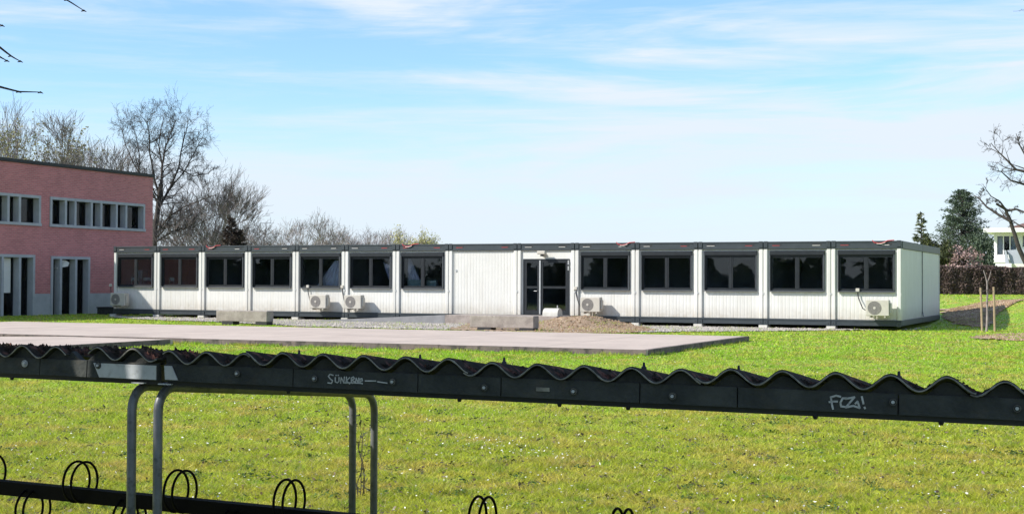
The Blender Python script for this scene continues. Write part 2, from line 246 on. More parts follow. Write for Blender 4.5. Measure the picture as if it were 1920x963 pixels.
# ------------------------------------------------------------------ mesh helpers
class MB:
    def __init__(s): s.v = []; s.f = []
    def add(s, vs_, fs):
        o = len(s.v); s.v += [tuple(v) for v in vs_]; s.f += [tuple(i+o for i in f) for f in fs]; return s
    def box(s, x0, x1, y0, y1, z0, z1, bev=0.0):
        if x0 > x1: x0, x1 = x1, x0
        if bev <= 0:
            v = [(x, y, z) for z in (z0, z1) for y in (y0, y1) for x in (x0, x1)]
            return s.add(v, [(0, 2, 3, 1), (4, 5, 7, 6), (0, 1, 5, 4), (2, 6, 7, 3), (0, 4, 6, 2), (1, 3, 7, 5)])
        b = min(bev, (x1-x0)*.45, (y1-y0)*.45, (z1-z0)*.45)
        def ring(i, z): return [(x0+i+b, y0+i, z), (x1-i-b, y0+i, z), (x1-i, y0+i+b, z), (x1-i, y1-i-b, z), (x1-i-b, y1-i, z), (x0+i+b, y1-i, z), (x0+i, y1-i-b, z), (x0+i, y0+i+b, z)]
        rs = [ring(b*0.9, z0), ring(0, z0+b), ring(0, z1-b), ring(b*0.9, z1)]
        v = sum(rs, []); f = [tuple(reversed(range(8))), tuple(range(24, 32))]
        for k in range(3):
            for j in range(8): f.append((k*8+j, k*8+(j+1) % 8, k*8+8+(j+1) % 8, k*8+8+j))
        return s.add(v, f)
    def prism(s, poly, axis, a, b):
        # poly 2D list extruded along axis ('x','y','z') from a to b
        def mk(p, t): return {'x': (t, p[0], p[1]), 'y': (p[0], t, p[1]), 'z': (p[0], p[1], t)}[axis]
        n = len(poly); v = [mk(p, a) for p in poly]+[mk(p, b) for p in poly]
        return s.add(v, [tuple(range(n)), tuple(reversed(range(n, 2*n)))]+[(i, n+i, n+(i+1) % n, (i+1) % n) for i in range(n)])
    def tube(s, pts, rad, n=8, caps=True, closed=False):
        pts = [Vector(p) for p in pts]; m = len(pts)
        if not hasattr(rad, '__len__'): rad = [rad]*m
        up = Vector((0, 0, 1)); vs_ = []; prev = None
        for i, p in enumerate(pts):
            if closed: d = (pts[(i+1) % m]-pts[i-1])
            else: d = pts[min(i+1, m-1)]-pts[max(i-1, 0)]
            d.normalize()
            a = prev if prev is not None else (Vector((1, 0, 0)) if abs(d.z) > .9 else up)
            u = (a-d*a.dot(d));
            if u.length < 1e-5: u = d.orthogonal()
            u.normalize(); w = d.cross(u); prev = u
            for k in range(n):
                t = 2*math.pi*k/n; vs_.append(p+(u*math.cos(t)+w*math.sin(t))*rad[i])
        f = []
        for i in range(m if closed else m-1):
            j = (i+1) % m
            for k in range(n): f.append((i*n+k, i*n+(k+1) % n, j*n+(k+1) % n, j*n+k))
        if caps and not closed: f.append(tuple(reversed(range(n)))); f.append(tuple((m-1)*n+k for k in range(n)))
        return s.add(vs_, f)
    def disc(s, c, r, axis, t, n=20):
        ax = {'x': 0, 'y': 1, 'z': 2}[axis]; o = [a for a in (0, 1, 2) if a != ax]; poly = []
        for k in range(n): poly.append((c[o[0]]+r*math.cos(2*math.pi*k/n), c[o[1]]+r*math.sin(2*math.pi*k/n)))
        return s.prism(poly, axis, c[ax]-t/2, c[ax]+t/2)
    def build(s, name, m, parent=None, smooth=False):
        me = bpy.data.meshes.new(name); me.from_pydata(s.v, [], s.f); me.update(); me.materials.append(m)
        if smooth: me.polygons.foreach_set('use_smooth', [True]*len(me.polygons))
        o = bpy.data.objects.new(name, me); col.objects.link(o)
        if parent is not None: o.parent = parent
        return o
def npmesh(name, V, Fc, m, parent=None, smooth=False):
    k = Fc.shape[1]; me = bpy.data.meshes.new(name); me.vertices.add(len(V)); me.vertices.foreach_set('co', V.astype(np.float32).ravel())
    me.loops.add(Fc.size); me.loops.foreach_set('vertex_index', Fc.astype(np.int32).ravel())
    me.polygons.add(len(Fc)); me.polygons.foreach_set('loop_start', np.arange(0, Fc.size, k, dtype=np.int32))
    me.update(calc_edges=True); me.validate(); me.materials.append(m)
    if smooth: me.polygons.foreach_set('use_smooth', [True]*len(me.polygons))
    o = bpy.data.objects.new(name, me); col.objects.link(o)
    if parent is not None: o.parent = parent
    return o
def tag(o, label=None, cat=None, group=None, kind=None):
    if label: o['label'] = label
    if cat: o['category'] = cat
    if group: o['group'] = group
    if kind: o['kind'] = kind
    return o
def thing(name, label, cat, loc=(0, 0, 0), rz=0.0, group=None):
    o = bpy.data.objects.new(name, None); col.objects.link(o); o.empty_display_size = 0.3
    o.location = loc; o.rotation_euler = (0, 0, rz); return tag(o, label, cat, group)
def copy_tree(o, parent=None):
    c = o.copy(); col.objects.link(c)
    if parent is not None: c.parent = parent
    for ch in [x for x in CH_.get(o.name, [])]: copy_tree(ch, c)
    return c
CH_ = {}
def index_children():
    CH_.clear()
    for o in bpy.data.objects:
        if o.parent: CH_.setdefault(o.parent.name, []).append(o)
def struct(o): o['kind'] = 'structure'; return o

# ------------------------------------------------------------------ terrain
FA = math.atan2(1156.6, 2621)               # building frame: x right along the facade, y away
ex = Vector((math.cos(FA), -math.sin(FA))); ey = Vector((math.sin(FA), math.cos(FA)))
cr = W(1690.6, 613, 48.9); C0 = Vector((cr.x, cr.y))
def B2W(x, y): p = C0+ex*x+ey*y; return p
def W2B(X, Y): d = Vector((X, Y))-C0; return d.dot(ex), d.dot(ey)
def sst(a, b, x): t = np.clip((x-a)/(b-a), 0, 1); return t*t*(3-2*t)
def hgt(X, Y):
    X = np.asarray(X, float); Y = np.asarray(Y, float)
    z = np.clip((Y-49.5)*0.060, 0, 1.06)*sst(15.6, 22.0, X)
    z = z+0.30*np.exp(-((X-22.6)/1.8)**2-((Y-59.5)/3.0)**2)
    near = sst(9, 14, Y)*(1-sst(60, 90, Y))
    z = z+near*0.02*(np.sin(X*1.1+Y*.6)+np.sin(X*.5-Y*.9+1))*(Y < 34)*1.0*sst(0, 3, 34-Y)
    return z-0.02*(near > 2)
xs = np.concatenate([[-3000, -900, -300, -120, -70], np.arange(-45, 45.1, 0.5), [50, 60, 80, 140, 400, 1000, 3000]])
ys = np.concatenate([[-300, -80, -20, 0, 4, 7], np.arange(8, 100.1, 0.5), [105, 115, 140, 200, 400, 1000, 4000]])
XX, YY = np.meshgrid(xs, ys); ZZ = hgt(XX, YY)
V = np.stack([XX, YY, ZZ], -1).reshape(-1, 3); nx = len(xs)
ii, jj = np.meshgrid(np.arange(nx-1), np.arange(len(ys)-1)); a = (jj*nx+ii).ravel()
struct(npmesh('ground', V, np.stack([a, a+1, a+nx+1, a+nx], -1), M['lawn'], smooth=True))

def pip(poly, X, Y):
    ins = np.zeros(X.shape, bool); n = len(poly)
    for i in range(n):
        x1, y1 = poly[i]; x2, y2 = poly[(i+1) % n]
        c = ((y1 > Y) != (y2 > Y)) & (X < (x2-x1)*(Y-y1)/(y2-y1+1e-12)+x1); ins ^= c
    return ins
rng = np.random.default_rng(5)
def wob(X, Y, s=1.0):
    return (np.sin(X*2.3*s+np.sin(Y*1.7*s)*1.3)+np.sin(Y*2.9*s+np.cos(X*1.9*s)*1.5)+0.6*np.sin(X*6.1*s+Y*4.3*s)+0.5*np.sin(X*9.7*s-Y*8.1*s))/3.1
def drape(name, poly, m, dz=0.02, step=0.12, rag=0.25, rough=0.0, hfun=None):
    P = np.array(poly); x0, y0 = P.min(0)-.4; x1, y1 = P.max(0)+.4
    gx = np.arange(x0, x1, step); gy = np.arange(y0, y1, step); X, Y = np.meshgrid(gx, gy)
    Xc = X+rag*wob(X, Y); Yc = Y+rag*wob(Y+3, X-5)
    inn = pip(poly, Xc, Yc); Z = hgt(X, Y)+dz+rough*np.abs(rng.normal(0, 1, X.shape))
    if hfun is not None: Z = Z+hfun(X, Y)
    n = len(gx); q = inn[:-1, :-1] & inn[1:, :-1] & inn[:-1, 1:] & inn[1:, 1:]
    j, i = np.nonzero(q); a = j*n+i
    Fc = np.stack([a, a+1, a+n+1, a+n], -1); used, invx = np.unique(Fc, return_inverse=True)
    V = np.stack([X, Y, Z], -1).reshape(-1, 3)[used]
    return struct(npmesh(name, V, invx.reshape(Fc.shape), m, smooth=True))
def gpts(l, z=0.0): return [tuple(G(px, py, z).xy) for px, py in l]
NOGRASS = []
# gravel in front of the modular building
gp = [tuple(B2W(-35.0, 1.0)), tuple(B2W(0.3, 1.0))]+gpts([(1745, 613), (1700, 619), (1500, 621), (1300, 622.5), (1210, 624), (1100, 625), (960, 622), (860, 619), (720, 616.5), (640, 615), (560, 612.5), (515, 610), (400, 604), (300, 601), (210, 596)])
drape('gravel', gp, M['gravel'], 0.02, 0.14, 0.10, 0.012); NOGRASS.append(gp)
# bare soil right of the building
sp = gpts([(1762, 604), (1800, 612), (1845, 616), (1870, 607), (1925, 603), (2010, 600)])+[tuple(W(2010, 570, 63).xy), tuple(W(1900, 570, 63).xy), tuple(W(1790, 573, 62).xy), tuple(W(1745, 573, 63).xy)]
drape('soil', sp, M['soil'], 0.035, 0.14, 0.6, 0.015); NOGRASS.append(sp)
sp2 = gpts([(1820, 634), (1860, 628), (1930, 626), (2000, 628), (2000, 640), (1900, 640)])
drape('soil', sp2, M['soil'], 0.03, 0.10, 0.75, 0.012); NOGRASS.append(sp2)
# earth heaped against the entrance platform
mc = G(1096, 617)
def mh(X, Y):
    u = (X-mc.x)*ex.x+(Y-mc.y)*ex.y; v = (X-mc.x)*ey.x+(Y-mc.y)*ey.y
    h = 0.33*np.exp(-(np.abs(u+.75)/1.35)**3-((v-1.7)/1.9)**2)+0.10*np.exp(-((u-.3)/2.0)**2-((v-.6)/1.0)**2)
    return h*(1+0.13*wob(X, Y, 1.3)+0.10*wob(X+3, Y, 4.1)+.05*wob(X, Y-2, 9.3))
mp = gpts([(1000, 626), (1100, 626.5), (1190, 625), (1230, 621), (1180, 612), (1120, 603)])+[tuple(B2W(-11.6, -0.1)), tuple(B2W(-13.6, -0.1))]+gpts([(1000, 606)])
drape('soil', mp, M['soil'], 0.03, 0.07, 0.12, 0.018, mh); NOGRASS.append(mp)
mp2 = gpts([(838, 620), (1010, 626), (1010, 608), (880, 608)])
drape('soil', mp2, M['soil'], 0.035, 0.08, 0.10, 0.02); NOGRASS.append(mp2)
NOGRASS.append(gpts([(410, 609.5), (508, 609.5), (520, 603), (405, 603)]))

# ------------------------------------------------------------------ paved pad
pA = G(1212, 656, .14).xy; pB = G(1403, 632, .14).xy
L1 = 9.2
pA = Vector(pA); pad_far = pA+ey*L1; padL = 27.0
def padpoly(): return [tuple(pA), tuple(pad_far), tuple(pad_far-ex*padL), tuple(pA-ex*padL)]
NOGRASS.append(padpoly())
def slab(name, poly, ztops, m):
    mb = MB(); n = len(poly); zt = ztops if hasattr(ztops, '__len__') else [ztops]*n
    mb.add([(p[0], p[1], -.3) for p in poly]+[(p[0], p[1], z) for p, z in zip(poly, zt)], [tuple(range(n)), tuple(range(n, 2*n))]+[(i, (i+1) % n, n+(i+1) % n, n+i) for i in range(n)])
    return mb.build(name, m)
struct(slab('paved_pad', padpoly(), 0.14, M['pad']))
# kerb stones along its two visible edges, 3 mm proud
def kerb(a, b, nout, hh):
    mb = MB(); a = Vector(a); b = Vector(b); d = (b-a); Ln = d.length; d.normalize(); n = int(Ln/1.0)
    for i in range(n):
        p = a+d*(i*Ln/n+.006); q = a+d*((i+1)*Ln/n-.006); o1 = nout*0.012; o2 = -nout*0.11
        c = [p+o1, q+o1, q+o2, p+o2]; top = hh+.004+random.uniform(-.002, .003)
        mb.add([(v.x, v.y, -.1) for v in c]+[(v.x, v.y, top) for v in c], [(0, 3, 2, 1), (4, 5, 6, 7)]+[(k, (k+1) % 4, 4+(k+1) % 4, 4+k) for k in range(4)])
    return mb
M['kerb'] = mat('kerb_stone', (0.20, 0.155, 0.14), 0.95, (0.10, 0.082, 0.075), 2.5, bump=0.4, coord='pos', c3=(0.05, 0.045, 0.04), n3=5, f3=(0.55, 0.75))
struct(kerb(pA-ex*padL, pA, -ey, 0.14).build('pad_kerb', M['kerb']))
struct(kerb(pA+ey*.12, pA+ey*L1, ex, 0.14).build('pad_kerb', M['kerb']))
# lower sloping slab in front of the pad
r0 = G(325, 635.5, .14).xy; r0 = Vector(r0); sl = [r0-ey*.013, r0-ey*8.0, r0-ey*8.0-ex*9, r0-ex*9-ey*.013]
tp = r0-ex*3.6
pls = [tuple(r0-ey*8), tuple(tp-ey*8), tuple(tp-ey*.014), tuple(r0-ey*.014)]
struct(slab('paved_slab', pls, [0.137, .137, .137, .137], M['pad']))
pl2 = [tuple(tp-ey*8-ex*8), tuple(tp-ey*8), tuple(tp-ey*.014), tuple(tp-ex*8-ey*.014)]
struct(kerb(r0-ey*8, r0-ey*.13, ex, 0.137).build('pad_kerb', M['kerb']))  # dark kerb added so the slab's shaded right face reads dark
struct(slab('paved_slab', pl2, [-.02, .137, .137, -.02], M['pad'])); NOGRASS.append(pls); NOGRASS.append(pl2)

# ------------------------------------------------------------------ modular building
bld = thing('modular_building', 'long single-storey white container building with anthracite beams and wide dark windows', 'building', (C0.x, C0.y, 0), -FA)
ZB, ZP, ZT, ZR = 0.13, 0.368, 2.878, 3.154
DEP = 10.85
joints = [0.0]
for w_ in [2.45]*5+[2.42]+[3.0]+[2.4]*7: joints.append(joints[-1]-w_)
TOT = -joints[-1]
def panel_ribbed(x0, x1, z0, z1, y, pitch=0.13, dep=0.005):
    mb = MB(); n = max(1, int((x1-x0)/pitch)); p = (x1-x0)/n; prof = []
    for i in range(n): xx = x0+i*p; prof += [(xx, y+dep), (xx+p*.12, y), (xx+p*.80, y), (xx+p*.90, y+dep), (xx+p*.999, y+dep)]
    v = []; f = []
    for (x, yy) in prof: v += [(x, yy, z0), (x, yy, z1)]
    for i in range(len(prof)-1): f.append((2*i, 2*i+2, 2*i+3, 2*i+1))
    mb.add(v, f); mb.box(x0, x1, y+dep+.002, y+.08, z0, z1); return mb
YP = 0.07       # panel plane is set back behind the posts
def window(par, x0, x1, z0, z1, box=True):
    w = MB()
    fr = .045; y0, y1 = YP-.035, YP+.03
    zb = z1-.16
    w.box(x0, x1, y0, y1, z0, z0+fr, .004); w.box(x0, x0+fr, y0, y1, z0+fr, zb); w.box(x1-fr, x1, y0, y1, z0+fr, zb)
    w.box(x0+fr, x1-fr, y0, y1, zb-fr, zb)
    fo = w.build('window', M['frame'], par)
    xm = (x0+x1)/2
    MB().box(xm-.035, xm+.035, y0+.006, y1-.004, z0+fr, zb-fr, .008).build('mullion', M['frame'], fo)
    for s0, s1 in ((x0+fr, xm-.035), (xm+.035, x1-fr)):
        g = MB(); t = .04; a0, a1, b0, b1 = s0+.002, s1-.002, z0+fr+.002, zb-fr-.002; c0, c1 = y0+.014, y1-.008
        g.box(a0, a1, c0, c1, b0, b0+t, .006); g.box(a0, a1, c0, c1, b1-t, b1); g.box(a0, a0+t, c0, c1, b0+t, b1-t); g.box(a1-t, a1, c0, c1, b0+t, b1-t)
        g.build('sash', M['frame'], fo)
        MB().box(a0+t-.005, a1-t+.005, y1-.022, y1-.014, b0+t-.005, b1-t+.005).build('pane', M['glass'], fo)
    MB().box(x0-.01, x1+.01, -.03, y1, zb, z1, .012).build('shutter_box', M['frame'], fo)
    MB().box(x0, x0+.035, y0-.06, y0-.002, z0+.02, zb).build('shutter_rail', M['frame'], fo); MB().box(x1-.035, x1, y0-.06, y0-.002, z0+.02, zb).build('shutter_rail', M['sillm'], fo)
    MB().add([(x0-.01, y0-.09, z0-.02), (x1+.01, y0-.09, z0-.02), (x1+.01, y0-.002, z0+.012), (x0-.01, y0-.002, z0+.012), (x0-.01, y0-.09, z0-.035), (x1+.01, y0-.09, z0-.035), (x1+.01, y0-.002, z0-.035), (x0-.01, y0-.002, z0-.035)],
             [(0, 1, 2, 3), (4, 7, 6, 5), (0, 4, 5, 1), (1, 5, 6, 2), (2, 6, 7, 3), (3, 7, 4, 0)]).build('window_sill', M['sillm'], fo)
for i in range(14):
    xr, xl = joints[i], joints[i+1]
    # posts (two per module) with rounded front edge
    for a, b in ((xl+.004, xl+.165), (xr-.165, xr-.004)):
        poly = [(a, .30), (a, .03), (a+.03, 0), (b-.03, 0), (b, .03), (b, .30)]
        MB().prism(poly, 'z', ZP, ZT).build('corner_post', M['white'], bld)
        if i == 0 and b > -.01: pass
    # top rail
    tb = MB(); tb.box(xl+.006, xr-.006, -.012, .20, ZT, ZR-.0, .01); tb.box(xl+.006, xr-.006, -.032, -.013, ZR-.045, ZR-.012)
    for cx in (xl+.09, xr-.09): tb.box(cx-.075, cx+.075, -.04, -.013, ZT+.06, ZR+.012, .008)
    tbo = tb.build('roof_beam', M['anth'], bld)
    for cx, sgn in ((xl+.50, 1), (xr-.50, -1)):
        MB().box(cx-.17, cx+.17, -.016, -.0125, ZT+.135, ZT+.185).build('lifting_slot', M['black'], tbo)
        MB().box(cx-.17, cx+.13*(.5+random.random()*.5), -.020, -.0165, ZT+.120, ZT+.137).build('slot_edge', M['white'] if random.random() < .6 else M['red'], tbo)
    for cx in (xl+.09, xr-.09): MB().disc((cx+.01, -.041, ZR-.05), .022, 'y', .004, 10).build('casting_hole', M['black'], tbo)
    # floor rail
    fb = MB(); fb.box(xl+.006, xr-.006, .005, .18, ZB+.03, ZP-.002, .01); fb.box(xl+.006, xr-.006, -.015, .004, ZP-.055, ZP-.02)
    fb.box(xl+.006, xr-.006, -.015, .004, ZB+.03, ZB+.06)
    for cx in (xl+.09, xr-.09): fb.box(cx-.08, cx+.08, -.025, .004, ZB, ZB+.17, .008)
    fbo = fb.build('floor_beam', M['anth'], bld)
    for cx in (xl+.09, xr-.09): MB().disc((cx, -.027, ZB+.09), .024, 'y', .004, 10).build('casting_hole', M['black'], fbo)
    x0, x1 = xl+.168, xr-.168
    if i == 5:      # entrance
        pw = MB(); pw.box(x0, x0+.0, YP, YP+.08, ZP, ZT) if False else None
        dx0 = W2B(*W(977.4, 540, 54.9).xy); 
        # door opening in building x from the photograph's columns
        def bx(px):
            t = (px-960)/F; s = (C0.x-t*C0.y)/(ex.x+ex.y*-t); return -s
        d0, d1 = xl+.23, xr-.25
        dz = 2.55
        mb = MB(); mb.box(x0, d0-.001, YP, YP+.08, ZP, ZT); mb.box(d1+.001, x1, YP, YP+.08, ZP, ZT); mb.box(d0-.001, d1+.001, YP, YP+.08, dz+.001, ZT)
        mb.build('wall_panel', M['white'], bld)
        dr = MB(); dr.box(d0, d1, YP-.03, YP+.05, dz-.06, dz); dr.box(d0, d0+.06, YP-.03, YP+.05, ZP, dz-.06); dr.box(d1-.06, d1, YP-.03, YP+.05, ZP, dz-.06); dr.box(d0+.06, d1-.06, YP-.03, YP+.05, ZP, ZP+.03)
        do = dr.build('entrance_door', M['frame'], bld)
        dm = d0+.72
        MB().box(dm-.03, dm+.03, YP-.05, YP+.05, ZP+.03, dz-.06, .006).build('post', M['alu'], do)
        for s0, s1 in ((d0+.062, dm-.032), (dm+.032, d1-.062)):
            g = MB(); t = .09; b0, b1 = ZP+.032, dz-.062; c0, c1 = YP-.02, YP+.03
            g.box(s0, s1, c0, c1, b0, b0+.14); g.box(s0, s1, c0, c1, b1-t, b1); g.box(s0, s0+t, c0, c1, b0+.14, b1-t); g.box(s1-t, s1, c0, c1, b0+.14, b1-t); g.box(s0+t, s1-t, c0, c1, 1.40, 1.49)
            g.build('leaf', M['frame'], do)
            MB().box(s0+t-.005, s1-t+.005, YP+.008, YP+.014, b0+.135, 1.402).build('pane', M['glass'], do)
            MB().box(s0+t-.005, s1-t+.005, YP+.008, YP+.014, 1.488, b1-t+.005).build('pane', M['glass'], do)
        MB().tube([(dm-.12, YP-.02, 1.30), (dm-.12, YP-.07, 1.30), (dm-.24, YP-.07, 1.30)], .011).build('handle', M['alu'], do)
        for hz0 in (2.1, 2.32): MB().box(d1-.055, d1-.005, YP-.06, YP-.031, hz0, hz0+.17, .01).build('hinge', M['alu'], do)
    elif i == 6:    # blind wide module
        panel_ribbed(x0, x1, ZP, ZT, YP).build('wall_panel', M['white'], bld)
        MB().box(x0+.0, x0+.05, YP-.012, YP-.002, ZP, ZT).box(x1-.05, x1, YP-.012, YP-.002, ZP, ZT).build('edge_strip', M['white'], bld)
        MB().box(x0+.10, x0+.16, YP-.03, YP-.003, 2.05, 2.13).build('junction_box', M['alu'], bld)
    else:
        w0, w1 = xl+.24, xr-.24
        panel_ribbed(x0, x1, ZP, 1.372, YP).build('wall_panel', M['white'], bld)
        e = MB(); e.box(x0, w0-.002, YP, YP+.08, 1.373, ZT); e.box(w1+.002, x1, YP, YP+.08, 1.373, ZT); e.box(w0-.002, w1+.002, YP+.001, YP+.08, 2.822, ZT)
        e.build('window_surround', M['white'], bld)
        window(bld, w0, w1, 1.374, 2.82)
    # concrete footing under the joint
    MB().box(xl-.16, xl+.16, -.05, .45, -.02, ZB-.004, .01).build('footing', M['concw'], bld)
    # small rain pipe bracket on the post
    MB().box(xr-.03, xr+.03 if i else xr-.006, -.014, -.001, 1.24, 1.30).build('joint_clip', M['alu'], bld)
# right end wall: two sandwich panels in shade, joint between
for k in range(2):
    a, b = .302+k*(DEP/2), (k+1)*DEP/2-.03
    mb = MB(); mb.box(-.17, -.03, (a if k == 0 else a-.28), b, ZP, ZT); mb.build('end_wall', M['white'], bld)
    mb = MB(); mb.box(-.17, .012, (.203 if k == 0 else a-.29), b+.02, ZT+.002, ZR, .01); mb.build('roof_beam', M['anth'], bld)
    mb = MB(); mb.box(-.17, -.001, (.183 if k == 0 else a-.29), b+.02, ZB+.03, ZP-.002, .01); mb.build('floor_beam', M['anth'], bld)
MB().tube([(-.012, DEP/2+.01, ZT), (-.012, DEP/2+.01, .6), (.02, DEP/2-.05, .5), (.05, DEP/2-.2, .42)], .022).build('downpipe', M['sillm'], bld)
for yy in (DEP/2, DEP-.1): MB().box(-.14, -.004 if yy > 9 else -.016, yy-.028, yy+.06, ZP, ZT).build('corner_post', M['white'], bld)
MB().box(-TOT+.2, -.2, .21, DEP, ZR-.10, ZR-.04).build('roof', M['anth'], bld)
MB().box(-TOT+.02, -.175, DEP-.05, DEP, ZP, ZT).build('back_wall', M['white'], bld)
MB().box(-TOT, -TOT+.06, .302, DEP, ZP, ZT).build('end_wall', M['white'], bld)
mb = MB(); mb.box(-TOT, -TOT+.06, .203, DEP, ZT+.003, ZR); mb.box(-TOT, -TOT+.06, .2, DEP, ZB, ZP-.003); mb.build('side_beam', M['anth'], bld)
MB().box(-TOT+.07, -.18, .19, DEP-.06, ZP-.1, ZP-.01).build('floor', M['room'], bld)
MB().box(-TOT+.07, -.18, .19, DEP-.06, ZT-.06, ZT-.01).build('ceiling', M['room'], bld)
MB().box(-TOT+.07, -.18, 5.4, 5.48, ZP, ZT-.07).build('inner_wall', M['room'], bld)
for jx in (joints[2], joints[5], joints[6], joints[9], joints[12]): MB().box(jx-.04, jx+.04, .32, 5.38, ZP, ZT-.07).build('inner_wall', M['room'], bld)
# loose straps and cables on the roof beam
def cable(name, pts, r, m, par=None): return MB().tube(pts, r, 6).build(name, m, par)
for cx in (joints[8]+.55, joints[0]-.75, joints[4]+.5-1.0, joints[12]+.5):
    cable('strap', [(cx-.25, -.03, ZR+.02), (cx-.18, -.05, ZR-.06), (cx-.02, -.05, ZR-.09), (cx+.12, -.05, ZR-.07), (cx+.28, -.045, ZR+.005), (cx+.5, -.03, ZR+.02)], .016, M['red'], bld)
    cable('strap', [(cx-.1, -.052, ZR-.10), (cx+.05, -.055, ZR-.11), (cx+.2, -.05, ZR-.06)], .014, M['white'], bld)

def bx(px):
    t = (px-960)/F; return -((C0.x-t*C0.y)/(ex.x-ex.y*t))
# curtains and boards seen through the glass
def inside(name, label, cat, mb, m, grp=None):
    o = mb.build(name, m); o.location = (C0.x, C0.y, 0); o.rotation_euler = (0, 0, -FA); return tag(o, label, cat, grp)
def drapemesh(pts_top, pts_bot, y):
    mb = MB(); n = 24; v = []; f = []
    for i in range(n+1):
        t = i/n; yy = y+.03*math.sin(t*26)
        a = [pts_top[0][k]*(1-t)+pts_top[1][k]*t for k in (0, 1)]; b = [pts_bot[0][k]*(1-t)+pts_bot[1][k]*t for k in (0, 1)]
        v += [(a[0], yy, a[1]), (b[0], yy, b[1])]
    for i in range(n): f.append((2*i, 2*i+1, 2*i+3, 2*i+2))
    n2 = len(v); v += [(x, yy+.006, z) for x, yy, z in v]; f += [tuple(n2+k for k in reversed(q)) for q in f]
    return mb.add(v, f)
inside('curtain', 'pale curtain drawn diagonally behind the fifth window from the left', 'curtain', drapemesh([(bx(621), 2.50), (bx(633)-.05, 2.52)], [(bx(592)-.1, 1.45), (bx(633)-.05, 1.45)], .28), M['curtain'])
inside('curtain', 'lavender curtain corner behind the right half of the sixth window', 'curtain', drapemesh([(bx(712), 2.42), (bx(727)-.05, 2.3)], [(bx(722), 1.75), (bx(727)-.05, 1.7)], .30), M['curtain'])
inside('curtain', 'lavender curtain behind the left half of the seventh window', 'curtain', drapemesh([(bx(752)+.1, 2.6), (bx(756)+.1, 2.6)], [(bx(752)+.1, 1.45), (bx(784), 1.45)], .42), M['curtain'])
inside('cabinet', 'pale teal board low behind the left pane of the seventh window', 'cabinet', MB().box(bx(757), bx(782), .34, .38, 1.42, 1.72, .01), M['teal'])
inside('cabinet', 'pale green board low behind the right pane of the seventh window', 'cabinet', MB().box(bx(793), bx(811), .34, .38, 1.42, 1.70, .01), M['teal'])
inside('cabinet', 'teal cupboard standing behind the first window from the left', 'cabinet', MB().box(bx(241), bx(252), .55, .95, ZP, 2.10, .01), M['teal'])
for a, b, lb in ((236, 251, 'teal chair back low behind the left pane of the first window'), (259, 278, 'teal chair back low behind the right pane of the first window'), (308, 316, 'small chair back behind the second window from the left')):
    mb = MB(); x0, x1 = bx(a), bx(b)
    for q in (x0, x1): mb.tube([(q, .42, ZP), (q, .40, 1.78)], .02, 6)
    mb.box(x0, x1, .38, .43, 1.62, 1.78, .01); mb.box(x0, x1, .42, .80, .85, .89, .01)
    for q in (x0, x1): mb.tube([(q, .78, ZP), (q, .78, .86)], .02, 6)
    inside('chair', lb, 'chair', mb, M['teal'], 'chairs behind the left windows')

# air conditioners
def make_ac():
    r = thing('air_conditioner', None, None)
    w, d, h = .80, .30, .56
    MB().box(-w/2, w/2, -.42, -.42+d, 0, h, .02).build('casing', M['acw'], r)
    g = MB(); g.disc((-.10, -.424, h/2), .235, 'y', .006, 28); g.build('fan_grille', M['acg'], r)
    gg = MB()
    for rr in (.07, .12, .17, .22): gg.tube([(-.10+rr*math.cos(t*math.pi/12), -.430, h/2+rr*math.sin(t*math.pi/12)) for t in range(24)], .004, 4, closed=True)
    gg.build('grille_wire', M['acg'], r)
    MB().disc((-.10, -.434, h/2), .045, 'y', .01, 16).build('hub', M['acw'], r)
    MB().box(w/2+.001, w/2+.06, -.36, -.18, .10, .46, .012).build('valve_cover', M['acw'], r)
    b = MB()
    for xx in (-.26, .26): b.box(xx-.02, xx+.02, -.44, .06, -.045, -.005); b.box(xx-.02, xx+.02, .02, .06, -.30+.26, .22); b.box(xx-.05, xx+.05, -.40, -.16, -.06, -.046)
    b.build('bracket', M['acw'], r)
    pts = [(w/2+.05, -.24, .2), (w/2+.16, -.10, .26), (w/2+.26, -.02, .46), (w/2+.34, .03, .66), (w/2+.36, .045, .86)]
    MB().tube(pts, .018, 6).build('pipe', M['black'], r)
    MB().box(w/2+.29, w/2+.42, -.01, .055, .84, .96, .01).build('pipe_cover', M['acw'], r)
    return r
ac0 = make_ac()
acs = [(231, 'beige air conditioner on the leftmost bay of the container building', -1), (604, 'beige air conditioner below the fifth window with a black hose to its right', 1), (669, 'beige air conditioner below the sixth window, just right of a white post', -1),
       (1111, 'beige air conditioner right of the glass entrance door', -1), (1645, 'beige air conditioner on the rightmost bay near the building corner', 1)]
index_children()
for i, (px, lb, sd) in enumerate(acs):
    o = ac0 if i == 0 else copy_tree(ac0)
    x = bx(px)+.08; zz = .52
    # the unit stands off the wall: shift so that it lands on its column in the photograph
    p = B2W(x, -.05); o.location = (p.x, p.y, zz); o.rotation_euler = (0, 0, -FA)
    if sd < 0:
        for c in [q for q in bpy.data.objects if q.parent == o and q.name.startswith('pipe')]:
            c.scale = (-1, 1, 1)
    tag(o, lb, 'air conditioner', 'air conditioners on the container building')

# lamp over the door
lp = B2W(bx(1020), 0.0); lamp = thing('wall_lamp', 'small grey floodlight above the glass entrance door', 'lamp', (lp.x, lp.y, 2.62), -FA)
MB().box(-.05, .05, -.03, .06, .0, .16, .01).build('wall_plate', M['acw'], lamp)
MB().tube([(0, -.02, .1), (0, -.18, .14)], .018, 8).build('arm', M['alu'], lamp)
MB().box(-.17, .17, -.32, -.12, .10, .24, .02).build('housing', M['acw'], lamp)
MB().disc((.0, -.22, .06), .06, 'z', .07, 14).build('sensor', M['black'], lamp)

